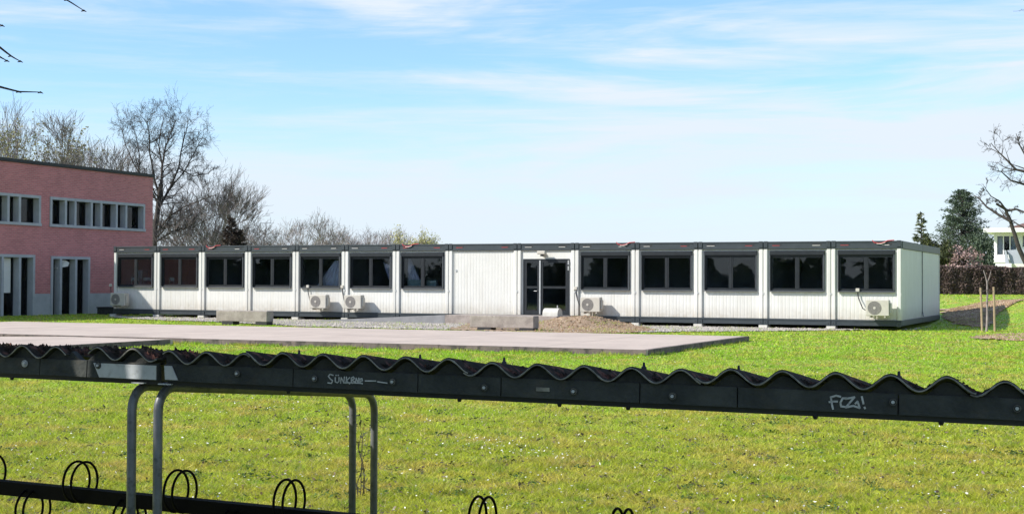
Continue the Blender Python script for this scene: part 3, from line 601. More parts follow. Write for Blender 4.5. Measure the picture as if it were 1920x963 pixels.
# platform and ramp
rmp = thing('entrance_ramp', 'grey concrete ramp rising to the platform at the glass door', 'ramp', (C0.x, C0.y, 0), -FA)
xa, xb, xc = bx(1076), bx(884)-.3, bx(640)-.9
MB().box(xb+.002, xa, -1.75, -.03, -.05, .365, .008).build('platform', M['conc'], rmp)
MB().prism([(xc, -.05), (xb, -.05), (xb, .362), (xc, .025)], 'y', -1.75, -.42).build('slope', M['ramp'], rmp)

# rounded block beside the door
q = B2W(bx(1053)+.1, -1.1); blk = thing('concrete_block', 'short white rounded-top concrete block beside the entrance door', 'block', (q.x, q.y, .30), -FA)
poly = [(-.25, 0), (.25, 0)]+[(.25*math.cos(t), .14+.22*math.sin(t)) for t in [math.pi*k/12 for k in range(13)]]
MB().prism(poly, 'x', -.33, .28).build('body', M['concw'], blk)
MB().tube([(.18, 0, .33), (.18, 0, .47)], .022, 8).build('lifting_pin', M['alu'], blk)

# big concrete beams
def beam(pl, pr, yb, yt, zf, label):
    A = G(pl, yb, 0); s = A.y
    ln = (G(pr, yb, 0).xy-A.xy).length
    # length along the facade direction, from the pixel span
    t = (pr-960)/F; L_ = (t*A.y-A.x)/(ex.x-t*ex.y)
    r = thing('concrete_beam', label, 'concrete beam', (A.x, A.y, 0), -FA, 'concrete beams lying behind the paved pad')
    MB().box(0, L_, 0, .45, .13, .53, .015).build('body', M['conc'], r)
    for q in (.12, .78): MB().box(L_*q, L_*q+.5, -.012, .40, -.02, .128, .005).build('foot', M['black'], r)
    return r
beam(405, 501, 608, 584, 0, 'weathered concrete beam on dark feet lying on the grass in front of the fourth bay')
beam(881, 1001, 620.5, 594, 0, 'weathered concrete beam on dark feet in front of the entrance ramp')

# low dark step left of the building
q = G(196, 591); st = thing('low_wall', 'low dark concrete edge between brick building and container building', 'wall', (q.x, q.y+1.5, 0), -FA)
MB().box(-1.0, .9, 0, .8, -.1, .30, .01).build('body', M['fib'], st)
MB().box(-1.03, .93, -.03, .83, .302, .36, .01).build('coping', M['black'], st)

# ------------------------------------------------------------------ pink brick building
pc = W(287, 333, 72.8); PC = Vector((pc.x, pc.y)); ZPK = pc.z
pk = thing('brick_building', 'two-storey pink brick building with concrete-framed windows and fins', 'building', (PC.x, PC.y, 0), math.atan2(ey.y, ey.x))
# local x along the facade (away), y into the building
def fx(px):
    k = (px-960)/F; return (k*PC.y-PC.x)/(ey.x-ey.y*k)
XL = fx(-420); ZTOP = 7.0
holes = [(fx(92), fx(270), 4.15, 5.57), (fx(-95), fx(74.5), 4.15, 5.57), (fx(95), fx(168), -.3, 2.77), (fx(-60), fx(64.6), -.3, 2.80)]
def wallgrid(x0, x1, z0, z1, hs, y0, y1):
    xsx = sorted(set([x0, x1]+[v for h in hs for v in h[:2] if x0 < v < x1])); zs = sorted(set([z0, z1]+[v for h in hs for v in h[2:] if z0 < v < z1])); mb = MB()
    for a, b in zip(xsx, xsx[1:]):
        for c, d in zip(zs, zs[1:]):
            if not any(h[0] < (a+b)/2 < h[1] and h[2] < (c+d)/2 < h[3] for h in hs): mb.add([(a, y0, c), (b, y0, c), (b, y0, d), (a, y0, d)], [(0, 1, 2, 3)])
    for h in hs:
        a, b, c, d = max(h[0], x0), min(h[1], x1), max(h[2], z0), min(h[3], z1)
        mb.add([(a, y0, c), (b, y0, c), (b, y0, d), (a, y0, d), (a, y1, c), (b, y1, c), (b, y1, d), (a, y1, d)], [(0, 4, 5, 1), (1, 5, 6, 2), (2, 6, 7, 3), (3, 7, 4, 0)])
    return mb
wb = wallgrid(XL, 0, -.3, ZTOP, holes, 0, .45)
DP = 14
wb.add([(0, 0, -.3), (0, DP, -.3), (0, DP, ZTOP), (0, 0, ZTOP)], [(0, 1, 2, 3)]); wb.add([(XL, 0, -.3), (XL, DP, -.3), (XL, DP, ZTOP), (XL, 0, ZTOP)], [(0, 3, 2, 1)])
wb.add([(0, DP, -.3), (XL, DP, -.3), (XL, DP, ZTOP), (0, DP, ZTOP)], [(0, 1, 2, 3)])
wb.build('wall', M['brick'], pk)
MB().box(XL-.08, .08, -.08, DP+.08, ZTOP+.003, ZTOP+.16, .01).build('roof_edge', M['black'], pk)
hp = [(h[0], h[1], -1, 3) for h in holes[2:]]
pm = MB(); segs = [(XL, holes[3][0]), (holes[3][1], holes[2][0]), (holes[2][1], 0.02)]
for a, b in segs: MB().box(a, b, -.02, -.002, -.3, 1.0).build('plinth', M['concblue'], pk)
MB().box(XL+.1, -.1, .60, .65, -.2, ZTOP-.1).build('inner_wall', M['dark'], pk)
def pwin(h, fins, low):
    a, b, c, d = h; t = .13
    fr = MB(); y0, y1 = -.05, .42
    fr.box(a, b, y0, y1, d-t, d); fr.box(a, a+t, y0, y1, c, d-t); fr.box(b-t, b, y0, y1, c, d-t)
    if not low: fr.box(a-.03, b+.03, y0-.03, y1, c, c+t)
    w = fr.build('window' if not low else 'glazed_door', M['concblue'], pk); edges = [a+t]
    for f0, f1 in fins:
        u = fx((f0+f1)/2); MB().box(u-.07, u+.07, -.045, .42, c+(0 if low else t), d-t).build('fin', M['concblue'], w); edges += [u-.07, u+.07]
    edges.append(b-t)
    for u0, u1 in zip(edges[::2], edges[1::2]):
        f = MB(); z0, z1 = c+(0.3 if low else t), d-t; e = .05
        f.box(u0, u0+e, .30, .36, z0, z1); f.box(u1-e, u1, .30, .36, z0, z1); f.box(u0+e, u1-e, .30, .36, z0, z0+e); f.box(u0+e, u1-e, .30, .36, z1-e, z1)
        f.build('frame', M['frame'], w)
        MB().box(u0+e, u1-e, .32, .33, z0+e, z1-e).build('pane', M['glass'], w)
    return w
pwin(holes[0], [(118, 125), (136, 143), (166, 174), (184, 192), (213, 221), (231, 239)], False)
pwin(holes[1], [(-70, -62), (-50, -44), (-20, -13), (9.5, 17.6), (31, 39)], False)
pwin(holes[2], [(111, 116), (137, 146.5)], True)
wdo = pwin(holes[3], [(-30, -24), (2, 6), (31, 42)], True)
MB().box(fx(7), fx(29), .285, .295, 1.05, 2.64).build('blind', M['ivory'], wdo)
MB().box(fx(42.5), fx(46), .285, .295, 1.05, 2.64).build('blind', M['ivory'], wdo)
mb = MB(); q0, q1 = fx(117), fx(134); mb.prism([(q0, 2.55), (q1-.3, 2.6), (q1, 2.48), (q1-.1, 2.30), (q1-.9, 2.2), (q0, 2.1)], 'y', .12, .27)  # pale solid standing in for a reflection in the door glass
o = mb.build('glass_reflection', M['ivory']); o.location = pk.location; o.rotation_euler = pk.rotation_euler; tag(o, 'white curved reflection built as a solid inside the glazed door of the brick building', 'reflection')

# ------------------------------------------------------------------ bicycle shelters (near, dark corrugated roof)
SA = math.atan2(0.376, 0.9266); sx = Vector((math.cos(SA), -math.sin(SA), 0)); sy = Vector((math.sin(SA), math.cos(SA), 0))
S0 = W(327, 656, 5.68)                       # crest nearest the joint of the two units
TILT = 0.0080
def shelter(name_label, x0, x1, sheets, xshift=0.0):
    r = thing('bicycle_shelter', name_label, 'bicycle shelter', (S0.x, S0.y, 0), -SA, 'low bicycle shelters with corrugated roofs')
    r.rotation_euler = (0, 0, -SA)
    z0 = S0.z
    def ztop(x): return z0-TILT*x
    RD = 2.05; SL = math.tan(R(6.6)); AMP = .0245; P = .177
    def wave(x, ph): return AMP*math.cos(2*math.pi*(x/P-ph))-AMP
    for k, (a, b, ph, lift) in enumerate(sheets):
        n = max(8, int((b-a)/P*16)); v = []; f = []; ny = 10
        for j in range(ny+1):
            yy = -.035+j*(RD+.035)/ny
            for i in range(n+1):
                x = a+(b-a)*i/n; z = ztop(x)+wave(x, ph)-SL*yy+lift+random.uniform(-.0006, .0006); v.append((x, yy, z))
        m1 = len(v); v += [(x, y, z-.0065) for x, y, z in v]; W_ = n+1
        for j in range(ny):
            for i in range(n):
                q = j*W_+i; f += [(q, q+1, q+W_+1, q+W_), (m1+q, m1+q+W_, m1+q+W_+1, m1+q+1)]
        for i in range(n): f.append((i, m1+i, m1+i+1, i+1)); q = ny*W_+i; f.append((q, q+1, m1+q+1, m1+q))
        for j in range(ny): q = j*W_; f.append((q, q+W_, m1+q+W_, m1+q)); q = j*W_+n; f.append((q, m1+q, m1+q+W_, q+W_))
        sh = MB().add(v, f).build('roof_sheet', M['fib'], r, True)
        sh.data.materials.append(M['moss'])
        for p_ in sh.data.polygons:
            p_.use_smooth = False
            if p_.normal.z > .2 and p_.center.y > -.01: p_.material_index = 1
        # worn pale front lip following the wave
        pts = [(a+(b-a)*i/n, -.037, ztop(a+(b-a)*i/n)+wave(a+(b-a)*i/n, ph)+lift-.003) for i in range(n+1)]
        MB().tube(pts, [.0022+.0016*abs(math.sin(q_*.37)*math.sin(q_*1.3)) for q_ in range(len(pts))], 5).build('sheet_lip', M['lip'], sh)
        # moss and litter filling the troughs
        V_ = []; F_ = []; cnt = int((b-a)*12000)
        for _ in range(cnt):
            x = random.uniform(a, b); c = (x/P-ph) % 1.0
            if abs(c-.5) > ((.22 if random.random() < .985 else .4) if x > .1 else (.30 if random.random() < .7 else .5)): continue
            yy = random.random()**1.3*RD*.99+.01; z = ztop(x)+wave(x, ph)-SL*yy+lift; s = random.uniform(.006, .016); hh = random.uniform(.004, .017)*(1.25 if x < 0.3 else .8)
            d = random.uniform(0, 6.28); o = len(V_); V_ += [(x+s*math.cos(d+t), yy+s*math.sin(d+t), z-.001) for t in (0, 2.1, 4.2)]+[(x+random.uniform(-.006, .006), yy+random.uniform(-.006, .006), z+hh*.75)]
            F_ += [(o, o+1, o+3), (o+1, o+2, o+3), (o+2, o, o+3)]
        mo = MB().add(V_, F_).build('moss', M['moss'], r); mo['kind'] = 'stuff'
    # wave filler and plain apron band
    n = int((x1-x0)/P*14); v = []; f = []
    ph0 = sheets[0][2]
    def phs(x):
        for a, b, ph, lift in sheets:
            if a <= x <= b: return ph
        return 0
    for i in range(n+1):
        x = x0+(x1-x0)*i/n; zt = ztop(x)+wave(x, phs(x))-.011; zb = ztop(x)-.063
        v += [(x, -.012, zt), (x, -.012, zb), (x, .02, zt), (x, .02, zb)]
    for i in range(n): q = 4*i; f += [(q, q+1, q+5, q+4), (q+2, q+6, q+7, q+3), (q, q+4, q+6, q+2)]
    MB().add(v, f).build('wave_filler', M['fib'], r)
    # apron boards, separated by narrow vertical joints
    js = [x0]+[x for x in JOINTX if x0 < x < x1]+[x1]
    for a, b in zip(js, js[1:]):
        a += .0025; b -= .0025
        mb = MB(); c0 = [(-.022), (-.004)]
        mb.add([(a, c0[0], ztop(a)-.055), (b, c0[0], ztop(b)-.055), (b, c0[0]-.004, ztop(b)-.123), (a, c0[0]-.004, ztop(a)-.123),
                (a, c0[1], ztop(a)-.055), (b, c0[1], ztop(b)-.055), (b, c0[1], ztop(b)-.123), (a, c0[1], ztop(a)-.123)],
               [(0, 3, 2, 1), (4, 5, 6, 7), (0, 1, 5, 4), (3, 7, 6, 2), (0, 4, 7, 3), (1, 2, 6, 5)])
        mb.build('apron_board', M['fibb'], r)
    # steel angle behind / under the boards
    mb = MB()
    for (ya, yb, za, zb) in ((-.003, .006, -.143, -.07), (.006, .06, -.143, -.135)):
        mb.add([(x, y, ztop(x)+z) for x in (x0, x1) for y in (ya, yb) for z in (za, zb)], [(0, 1, 3, 2), (4, 6, 7, 5), (0, 2, 6, 4), (1, 5, 7, 3), (0, 4, 5, 1), (2, 3, 7, 6)])
    mb.build('edge_beam', M['darksteel'], r)
    mb = MB()
    for (yy) in (1.0, 1.86):
        mb.add([(x, y, ztop(x)+z-SL*yy) for x in (x0, x1) for y in (yy, yy+.05) for z in (-.105, -.055)], [(0, 1, 3, 2), (4, 6, 7, 5), (0, 2, 6, 4), (1, 5, 7, 3), (0, 4, 5, 1), (2, 3, 7, 6)])
    mb.build('purlin', M['darksteel'], r)
    return r, ztop, SL
def px2sx(px, y=0.0):
    # photo column -> x in the shelter frame on the line at depth y
    k = (px-960)/F; A = S0+sy*y; return (k*A.y-A.x)/(sx.x-k*sx.y)
JOINTX = [px2sx(p) for p in (84, 172, 557, 790, 945, 1204, 1386, 1686)]
XJ = px2sx(311)
P_ = .177
rightx = px2sx(1920)+0.75
leftx = px2sx(0)-1.8
shR, ztf, SL = shelter('long dark bicycle shelter with corrugated roof, right unit with grey graffiti on its edge', XJ+.016, rightx,
    [(XJ+.016, 2.15*P_, 0, 0), (2.05*P_, 7.45*P_, 0, .008), (7.35*P_, 12.4*P_, 0.0, 0.0), (12.3*P_, 17.5*P_, 0.0, .008), (17.4*P_, rightx, 0.0, 0.0)])
xb1 = px2sx(136)
shL, _, _ = shelter('dark bicycle shelter with mossy broken roof edge, left unit cut by the photo edge', leftx, XJ-.016,
    [(leftx, xb1, -.21, 0), (px2sx(178), XJ-.016, 0, .004)])
def on_fascia(px, py, dy=-.028):
    A = S0+sy*dy; k = px2sx(px, dy); Yw = (A+sx*k).y; p = W(px, py, Yw); return k, p.z
# washers, bolts, sticker
for par, pts in ((shR, [(447, 699.5), (592, 709), (738, 715), (910, 726), (1077, 733), (1262, 742), (1675, 753), (1907, 765)]), (shL, [(49, 681), (187, 684.5)])):
    for px, py in pts:
        x, z = on_fascia(px, py); w = MB().disc((x, -.030, z), .0145, 'y', .005, 18).build('washer', M['galv'] if px < 60 else M['fib'], par)
        MB().tube([(x+.0105*math.cos(t*math.pi/9), -.0335, z+.0105*math.sin(t*math.pi/9)) for t in range(18)], .0009, 5, closed=True).build('washer_ring', M['lip'], w)
        MB().disc((x, -.036, z), .006, 'y', .006, 6).build('bolt_head', M['galv'], w)
for px, py in ((567, 663), (793, 674), (950, 683), (1211, 690), (1388, 694), (1687, 703)):
    x = px2sx(px, .12); z = ztf(x)-.012
    MB().tube([(x, .10, z-.03), (x, .10, z+.006), (x, .10, z+.010), (x, .10, z+.024)], [.012, .010, .0055, .004], 8).build('hook_bolt', M['black'], shR)
for px in (865, 1052, 1180, 1530, 1765, 545, 28):
    x = px2sx(px); MB().tube([(x, -.01, ztf(x)-.141), (x, -.01, ztf(x)-.152)], [.010, .006], 6).build('bolt_nut', M['black'], shR if x > XJ else shL)
x0_, z0_ = on_fascia(1006, 729); x1_, z1_ = on_fascia(1031, 730)
MB().add([(x0_, -.0275, z0_-.007), (x1_, -.0275, z1_-.007), (x1_, -.0275, z1_+.007), (x0_, -.0275, z0_+.007), (x0_, -.0245, z0_-.007), (x1_, -.0245, z1_-.007), (x1_, -.0245, z1_+.007), (x0_, -.0245, z0_+.007)], [(0, 1, 2, 3), (4, 7, 6, 5), (0, 4, 5, 1), (3, 2, 6, 7), (0, 3, 7, 4), (1, 5, 6, 2)]).build('sticker', M['lip'], shR)
# graffiti strokes on the apron boards
def strokes(sts, r=.0012):
    mb = MB()
    for st_ in sts:
        pts = []
        for px, py in st_: x, z = on_fascia(px, py); pts.append((x, -.0262-.0012, z))
        # flat ribbon 2-3 mm wide, sprayed on the board
        for (p, q) in zip(pts, pts[1:]):
            d = Vector(q)-Vector(p); 
            if d.length < 1e-6: continue
            d.normalize(); nrm = Vector((-d.z, 0, d.x))*r*1.6; e = d*r
            a_, b_ = Vector(p)-e, Vector(q)+e
            mb.add([a_-nrm, b_-nrm, b_+nrm, a_+nrm], [(0, 1, 2, 3)])
    return mb
tag1 = [[(626, 703), (620, 701), (617, 705), (621, 710), (625, 713), (623, 718), (616, 717)],
        [(630, 707), (630, 715), (634, 717), (637, 714), (637, 707)], [(631, 703), (632, 703)], [(635, 703), (636, 703)],
        [(640, 718), (641, 707), (646, 717), (647, 706)], [(651, 706), (650, 718)], [(657, 707), (651, 713), (657, 719)],
        [(645, 717), (660, 717), (681, 718)], [(660, 708), (664, 706), (666, 709), (661, 712), (667, 715), (662, 718), (660, 714), (660, 708)],
        [(668, 718), (669, 708), (673, 717), (674, 708)], [(676, 714), (681, 713), (680, 709), (676, 710), (676, 716), (681, 719)],
        [(686, 713.5), (706, 713.5)], [(709, 715), (727, 717.5)]]
strokes(tag1, .0014).build('graffiti', M['spray'], shR)
tag2 = [[(1562, 766), (1560, 757), (1558, 744), (1568, 741), (1576, 743)], [(1555, 753), (1563, 752), (1570, 752)],
        [(1588, 746), (1580, 746), (1576, 754), (1577, 761), (1584, 762)], [(1586, 747), (1602, 744), (1592, 756), (1586, 763), (1600, 760), (1612, 764), (1608, 752), (1604, 756)],
        [(1616, 743), (1619, 756)], [(1621, 763), (1622, 765)]]
strokes(tag2, .0020).build('graffiti', M['spray'], shR)

# hoops carrying the roofs (front and rear leg in one bent tube)
def hoop(par, px_front, ydepth, m, leglabel=None):
    x = px2sx(px_front, .03); RB = .10; zt = ztf(x)-.136-.019; HS = math.tan(R(4.9)); zr = zt-HS*ydepth
    pts = [(x, .03, -.25), (x, .03, zt-RB)]
    for k in range(1, 7): t = k/6*math.pi/2; pts.append((x, .03+RB*(1-math.cos(t)), zt-RB+RB*math.sin(t)-HS*RB*(k/6)))
    yb = .03+ydepth
    pts.append((x, yb-RB, zr+HS*RB*.5))
    for k in range(1, 7): t = k/6*math.pi/2; pts.append((x, yb-RB+RB*math.sin(t), zr-RB+RB*math.cos(t)))
    pts.append((x, yb, -.25))
    return MB().tube(pts, .0195, 14).build('support_hoop', m, par, True)
hoop(shL, 250, 1.90, M['tubem']); hoop(shR, 299, 1.90, M['tubem'])
hoop(shL, -640, 1.80, M['tubem']); hoop(shR, 2250, 1.80, M['tubem'])
# clip plates between hoop and beam
for par, px in ((shL, 258), (shR, 308)):
    x = px2sx(px); MB().box(x-.012, x+.05, -.02, .03, ztf(x)-.1405, ztf(x)-.1355).build('clip_plate', M['galv'], par)
# pale plates in the outline of the sunlit patch across the joint of the two units
xa_, xb_ = px2sx(186), px2sx(303)
def plate(par, a, b, za, zb, sl_l=0, sl_r=0):
    y0, y1 = -.031, -.0275
    P4 = [(a, ztf(a)-za), (b, ztf(b)-za), (b+sl_r, ztf(b)-zb), (a+sl_l, ztf(a)-zb)]
    MB().prism(P4, 'y', y0, y1).build('sun_patch_plate', M['galv'], par)
plate(shL, xa_, xb_, .063, .121, .030, 0)
plate(shR, px2sx(318), px2sx(332), .062, .118, .005, .030)

# ------------------------------------------------------------------ bicycle racks
RY = .9
def rackz(px):
    A = S0+sy*RY; k = px2sx(px, RY); p = A+sx*k
    return W(px, 911.5+.0985*px, p.y).z
def rack(label, pxa, pxb, high, low):
    r = thing('bicycle_rack', label, 'bicycle rack', (S0.x, S0.y, 0), -SA, 'bicycle racks under the shelters')
    xa, xb = px2sx(pxa, RY), px2sx(pxb, RY); za, zb = rackz(pxa), rackz(pxb); h = .034
    MB().add([(xa, RY-.03, za-h), (xb, RY-.03, zb-h), (xb, RY+.03, zb-h), (xa, RY+.03, za-h), (xa, RY-.03, za+h), (xb, RY-.03, zb+h), (xb, RY+.03, zb+h), (xa, RY+.03, za+h)],
             [(0, 3, 2, 1), (4, 5, 6, 7), (0, 1, 5, 4), (1, 2, 6, 5), (2, 3, 7, 6), (3, 0, 4, 7)]).build('rail', M['rackm'], r)
    for lst, dz in ((high, .064), (low, -.096)):
        for px in lst:
            x = px2sx(px, RY); z = rackz(px)+dz; rr = .100
            mb = MB()
            for dx in (-.024, .024):
                mb.tube([(x+dx, RY+rr*math.cos(t*2*math.pi/32), z+rr*math.sin(t*2*math.pi/32)) for t in range(32)], .0062, 8, closed=True)
            mb.box(x-.024, x+.024, RY-.004, RY+.004, z-rr-.004, z-rr+.004)
            mb.build('wheel_holder', M['rackm'], r, True)
    for px in (pxa+20, pxb-20): x = px2sx(px, RY); MB().tube([(x, RY, rackz(px)-.02), (x, RY, -.2)], .022, 8).build('leg', M['rackm'], r)
    return r
rack('black bicycle rack rail with paired wheel rings at the lower left', -330, 705, [-190, -18, 155, 342, 546], [-110, 67, 247, 446])
rack('black bicycle rack of which only two pairs of ring tops show at the bottom edge', 760, 2100, [907, 1168, 1440, 1720], [1040, 1300])

# ------------------------------------------------------------------ tall walls added out of view left of the camera to shade the shelters
def side_wall(x, ya, yb, h, label):
    r = thing('added_shade_wall', label, 'wall', (x, (ya+yb)/2, 0), 0, 'unseen walls added to shade the bicycle shelters'); L_ = (yb-ya)/2
    MB().box(-.3, 0, -L_, L_, -.2, h, .01).build('panel', M['concblue'], r); MB().box(-.34, .04, -L_-.02, L_+.02, h+.003, h+.08, .01).build('coping', M['black'], r)
gapc = None
fpt = S0+sx*px2sx(246); tt = (-4.2-fpt.x)/-0.960
gapY = fpt.y-0.279*tt  # slot between the added walls lets a beam of sun reach the fascia
side_wall(-4.2, -6.0, gapY-.15, 7.4, 'tall grey wall added out of view to shade the shelters, longer piece')
side_wall(-4.2, gapY+.15, 5.35, 7.4, 'tall grey wall added out of view to shade the shelters, shorter piece')

# ------------------------------------------------------------------ vegetation
def bare_tree(name, label, loc, H, seed, spread=0.9, tr=None, m='bark', levels=5, twig=.012, lean=(0, 0), nkid=(4, 6), up=.35, leaves=0, leafm=None, clip=None, group=None, cat='tree', multi=1, leafsize=.06, base=.22):
    rs = random.Random(seed); root = thing(name, label, cat, loc, 0, group)
    tr = tr or H*.018; tb = MB(); cb = MB(); lv = []; lf = []
    def leaf(p):
        for _ in range(leaves):
            q = p+Vector((rs.gauss(0, .16), rs.gauss(0, .16), rs.gauss(0, .16))); s = leafsize*rs.uniform(.6, 1.3); a = Vector((rs.gauss(0, 1), rs.gauss(0, 1), rs.gauss(0, 1))).normalized(); b = a.orthogonal().normalized()
            o = len(lv); lv.extend([q-a*s*.5-b*s*.5, q+a*s*.5-b*s*.5, q+a*s*.5+b*s*.5, q-a*s*.5+b*s*.5]); lf.append((o, o+1, o+2, o+3))
    def grow(p, d, L, r, lev):
        n = 5 if lev < 2 else (4 if lev < 4 else 3); pts = [p]; rad = [r]; q = p.copy(); dd = d.copy()
        wig = .10 if lev == 0 else .17
        for i in range(n):
            dd = (dd+Vector((rs.gauss(0, wig), rs.gauss(0, wig), rs.gauss(0, wig*.6)+up*.12*(lev > 0)))).normalized()
            q = q+dd*(L/n); pts.append(q.copy()); rad.append(max(twig*.5, r*(1-(i+1)/n*(.55 if lev == 0 else .8))))
        (tb if lev == 0 else cb).tube(pts, rad, 8 if lev == 0 else (5 if lev == 1 else (4 if lev == 2 else 3)), caps=False)
        if lev >= levels-1:
            if leaves: leaf(pts[-1]); leaf(pts[-2])
            return
        k = rs.randint(*nkid)+(2 if lev == 0 else 0)
        for j in range(k):
            t = rs.uniform(.38 if lev else base, 1.0)*n; i0 = min(int(t), n-1); fr = t-i0
            bp = pts[i0].lerp(pts[i0+1], fr); br = rad[i0]*(1-fr)+rad[i0+1]*fr
            ax = (pts[i0+1]-pts[i0]).normalized(); az = rs.uniform(0, 2*math.pi); u = ax.orthogonal().normalized(); w = ax.cross(u)
            ang = rs.uniform(.35, .85)*spread
            nd = (ax*math.cos(ang)+(u*math.cos(az)+w*math.sin(az))*math.sin(ang)+Vector((0, 0, up*.3))).normalized()
            grow(bp, nd, L*rs.uniform(.5, .78)*(1-.25*(t/n) if lev == 0 else 1), max(twig*.6, br*(rs.uniform(.5, .78) if lev < 2 else rs.uniform(.45, .7))), lev+1)
    for k in range(multi):
        a = 2*math.pi*k/max(1, multi)+rs.random(); off = Vector((math.cos(a), math.sin(a), 0))*(.25 if multi > 1 else 0)
        grow(Vector((off.x, off.y, -.3)), Vector((lean[0]+off.x*1.2, lean[1]+off.y*1.2, 1)).normalized(), H*.52, tr, 0)
    zz = sorted(v[2] for v in cb.v); k_ = H/zz[int(len(zz)*.997)]
    for q in (tb, cb): q.v = [(v[0]*k_, v[1]*k_, v[2]*k_) for v in q.v]
    lv = [v*k_ for v in lv]
    tb.build('trunk', M[m], root, True)
    cb.build('crown', M[m], root)
    if lf: MB().add(lv, lf).build('leaves', leafm, root)
    return root
def at(px, Y, z=0.0): p = W(px, 520, Y); return (p.x, Y, float(hgt(p.x, Y)) if z is None else z)
def Hpx(py, Y, px=400, z=0): return W(px, py, Y).z-z
BG = 'bare trees behind the brick building'
CORNER_TREE = True
bare_tree('bare_tree', 'bare tree with fine brown twigs right of the tallest tree', at(368, 92), Hpx(315, 92), 23, .62, .19, 'bark', 6, .014, (.06, 0), (4, 5), .4, group=BG)
bare_tree('bare_tree', 'bare tree rising behind the middle of the brick building roof', at(222, 90), Hpx(225, 90), 35, .9, .22, 'bark', 6, .014, (0, 0), (4, 5), .6, group=BG)
bare_tree('bare_tree', 'slim leaning bare tree behind the brick roof, left of the mid-roof tree', at(172, 95), Hpx(250, 95), 47, .75, .15, 'bark', 6, .013, (-.08, 0), (4, 5), .6, group=BG)
bare_tree('budding_tree', 'bushy tree with pale young leaves above the brick roof', at(110, 96), Hpx(240, 96), 53, .8, .16, 'barkl', 5, .014, (0, 0), (4, 6), .6, 1, M['bud'], group=BG, multi=2, leafsize=.11)
bare_tree('bare_tree', 'slim pale birch-like bare tree above the left roof end', at(38, 100), Hpx(190, 100), 61, .55, .13, 'barkl', 6, .014, (0, 0), (3, 5), .8, group=BG)
bare_tree('bare_tree', 'pale bare tree cut by the left edge of the photo', at(-8, 103), Hpx(240, 103), 67, .7, .13, 'barkl', 6, .016, (0, 0), (4, 6), .6, group=BG)
bare_tree('bare_tree', 'low dark bare tree close behind the container roof, left of the conifer', at(345, 84), Hpx(340, 84), 71, 1.15, .12, 'bark', 5, .012, (.1, 0), (4, 6), .3, group=BG, multi=2)
bare_tree('bare_tree', 'low bare tree touching the left side of the dark conifer', at(398, 88), Hpx(370, 88), 73, 1.15, .14, 'bark', 5, .015, (0, 0), (4, 5), .3, group=BG, multi=3)
bare_tree('bare_tree', 'bare shrub just right of the dark conifer behind the container roof', at(458, 95), Hpx(408, 95), 79, 1.0, .12, 'bark', 5, .014, (0, 0), (4, 5), .4, group=BG, multi=3)
for px, yy, Y, sd, lb in ((492, 418, 108, 81, 'first of the low pale bare trees right of the conifer'), (530, 414, 108, 83, 'rounded low bare tree midway between conifer and the gap in the tree line'), (578, 400, 106, 85, 'pale bare tree with the tallest top left of the gap in the tree line')):
    bare_tree('bare_tree', lb, at(px, Y), Hpx(yy, Y), sd, 1.0, .13, 'barkl', 5, .014, (0, 0), (4, 5), .4, group='low bare trees behind the container roof', multi=2)
for px, yy, Y, sd, lb in ((628, 432, 150, 91, 'faint far bare shrub directly right of the gap in the tree line'), (662, 428, 150, 93, 'faint far bare shrub, second from the gap in the tree line'), (700, 436, 150, 95, 'faint far bare shrub midway between gap and yellow willow'), (735, 434, 150, 97, 'faint far bare shrub next to the yellow willow')):
    bare_tree('bare_tree', lb, at(px, Y), Hpx(yy, Y), sd, 1.1, .12, 'barkl', 5, .016, (0, 0), (4, 6), .3, group='low bare trees behind the container roof', multi=3)
bare_tree('willow_tree', 'small yellow-twigged willow peeping over the container roof', at(775, 140), Hpx(426, 140), 99, .33, .10, 'barkl', 5, .016, (0, 0), (4, 5), 1.0, 1, M['willow'], multi=2, leafsize=.10)

def conifer(name, label, loc, H, Rm, seed, m, shape=.9, n=260, group=None, droop=.1, z0=.04, lsz=.10, per=46):
    rs = np.random.default_rng(seed); root = thing(name, label, 'tree', loc, 0, group)
    MB().tube([(0, 0, -.3), (0, 0, H*.5), (.03, 0, H*.97)], [H*.022, H*.013, .01], 8).build('trunk', M['barkd'], root)
    V_ = []; bb = MB()
    for k in range(n):
        t = z0+(1-z0)*(k/n)**.95; az = rs.uniform(0, 2*math.pi); L = Rm*((1-t)**shape)*rs.uniform(.62, 1.12)+.06; z = t*H*.97
        d = np.array([math.cos(az), math.sin(az), 0.]); upw = .25+.35*t
        tip = np.array([0, 0, z])+d*L+np.array([0, 0, L*upw*.6-droop*L])
        bb.tube([(0, 0, z), tuple(np.array([0, 0, z])+d*L*.5+np.array([0, 0, -droop*L*.3])), tuple(tip)], [.03, .018, .006], 3, caps=False)
        cnt = int(per*(L/Rm)+8); s = rs.uniform(.18, 1.0, cnt)**.75
        P = np.array([0, 0, z])+np.outer(s, tip-np.array([0, 0, z])); P += rs.normal(0, 1, P.shape)*np.array([.10, .10, .055])*(.35+L/Rm)*(Rm/2)
        for p in P:
            a = d*rs.uniform(.5, 1.2)+rs.normal(0, .45, 3); a /= np.linalg.norm(a); b = np.cross(a, rs.normal(0, 1, 3)); b /= np.linalg.norm(b)+1e-9
            sz = lsz*rs.uniform(.6, 1.5); V_.append([p-b*sz*.28, p+a*sz*1.3, p+b*sz*.28])
    bb.build('limbs', M['barkd'], root)
    V_ = np.array(V_).reshape(-1, 3); npmesh('crown', V_, np.arange(len(V_)).reshape(-1, 3), m, root)
    return root
zt_ = 1.0
conifer('conifer_tree', 'slim dark conifer above the left container roof', at(433, 80), Hpx(403, 80), 1.5, 3, M['confbrown'], .8, 240)
conifer('conifer_tree', 'shorter dark conifer top close right of the slim conifer', at(450, 80), Hpx(426, 80), 1.3, 4, M['confbrown'], .8, 180)
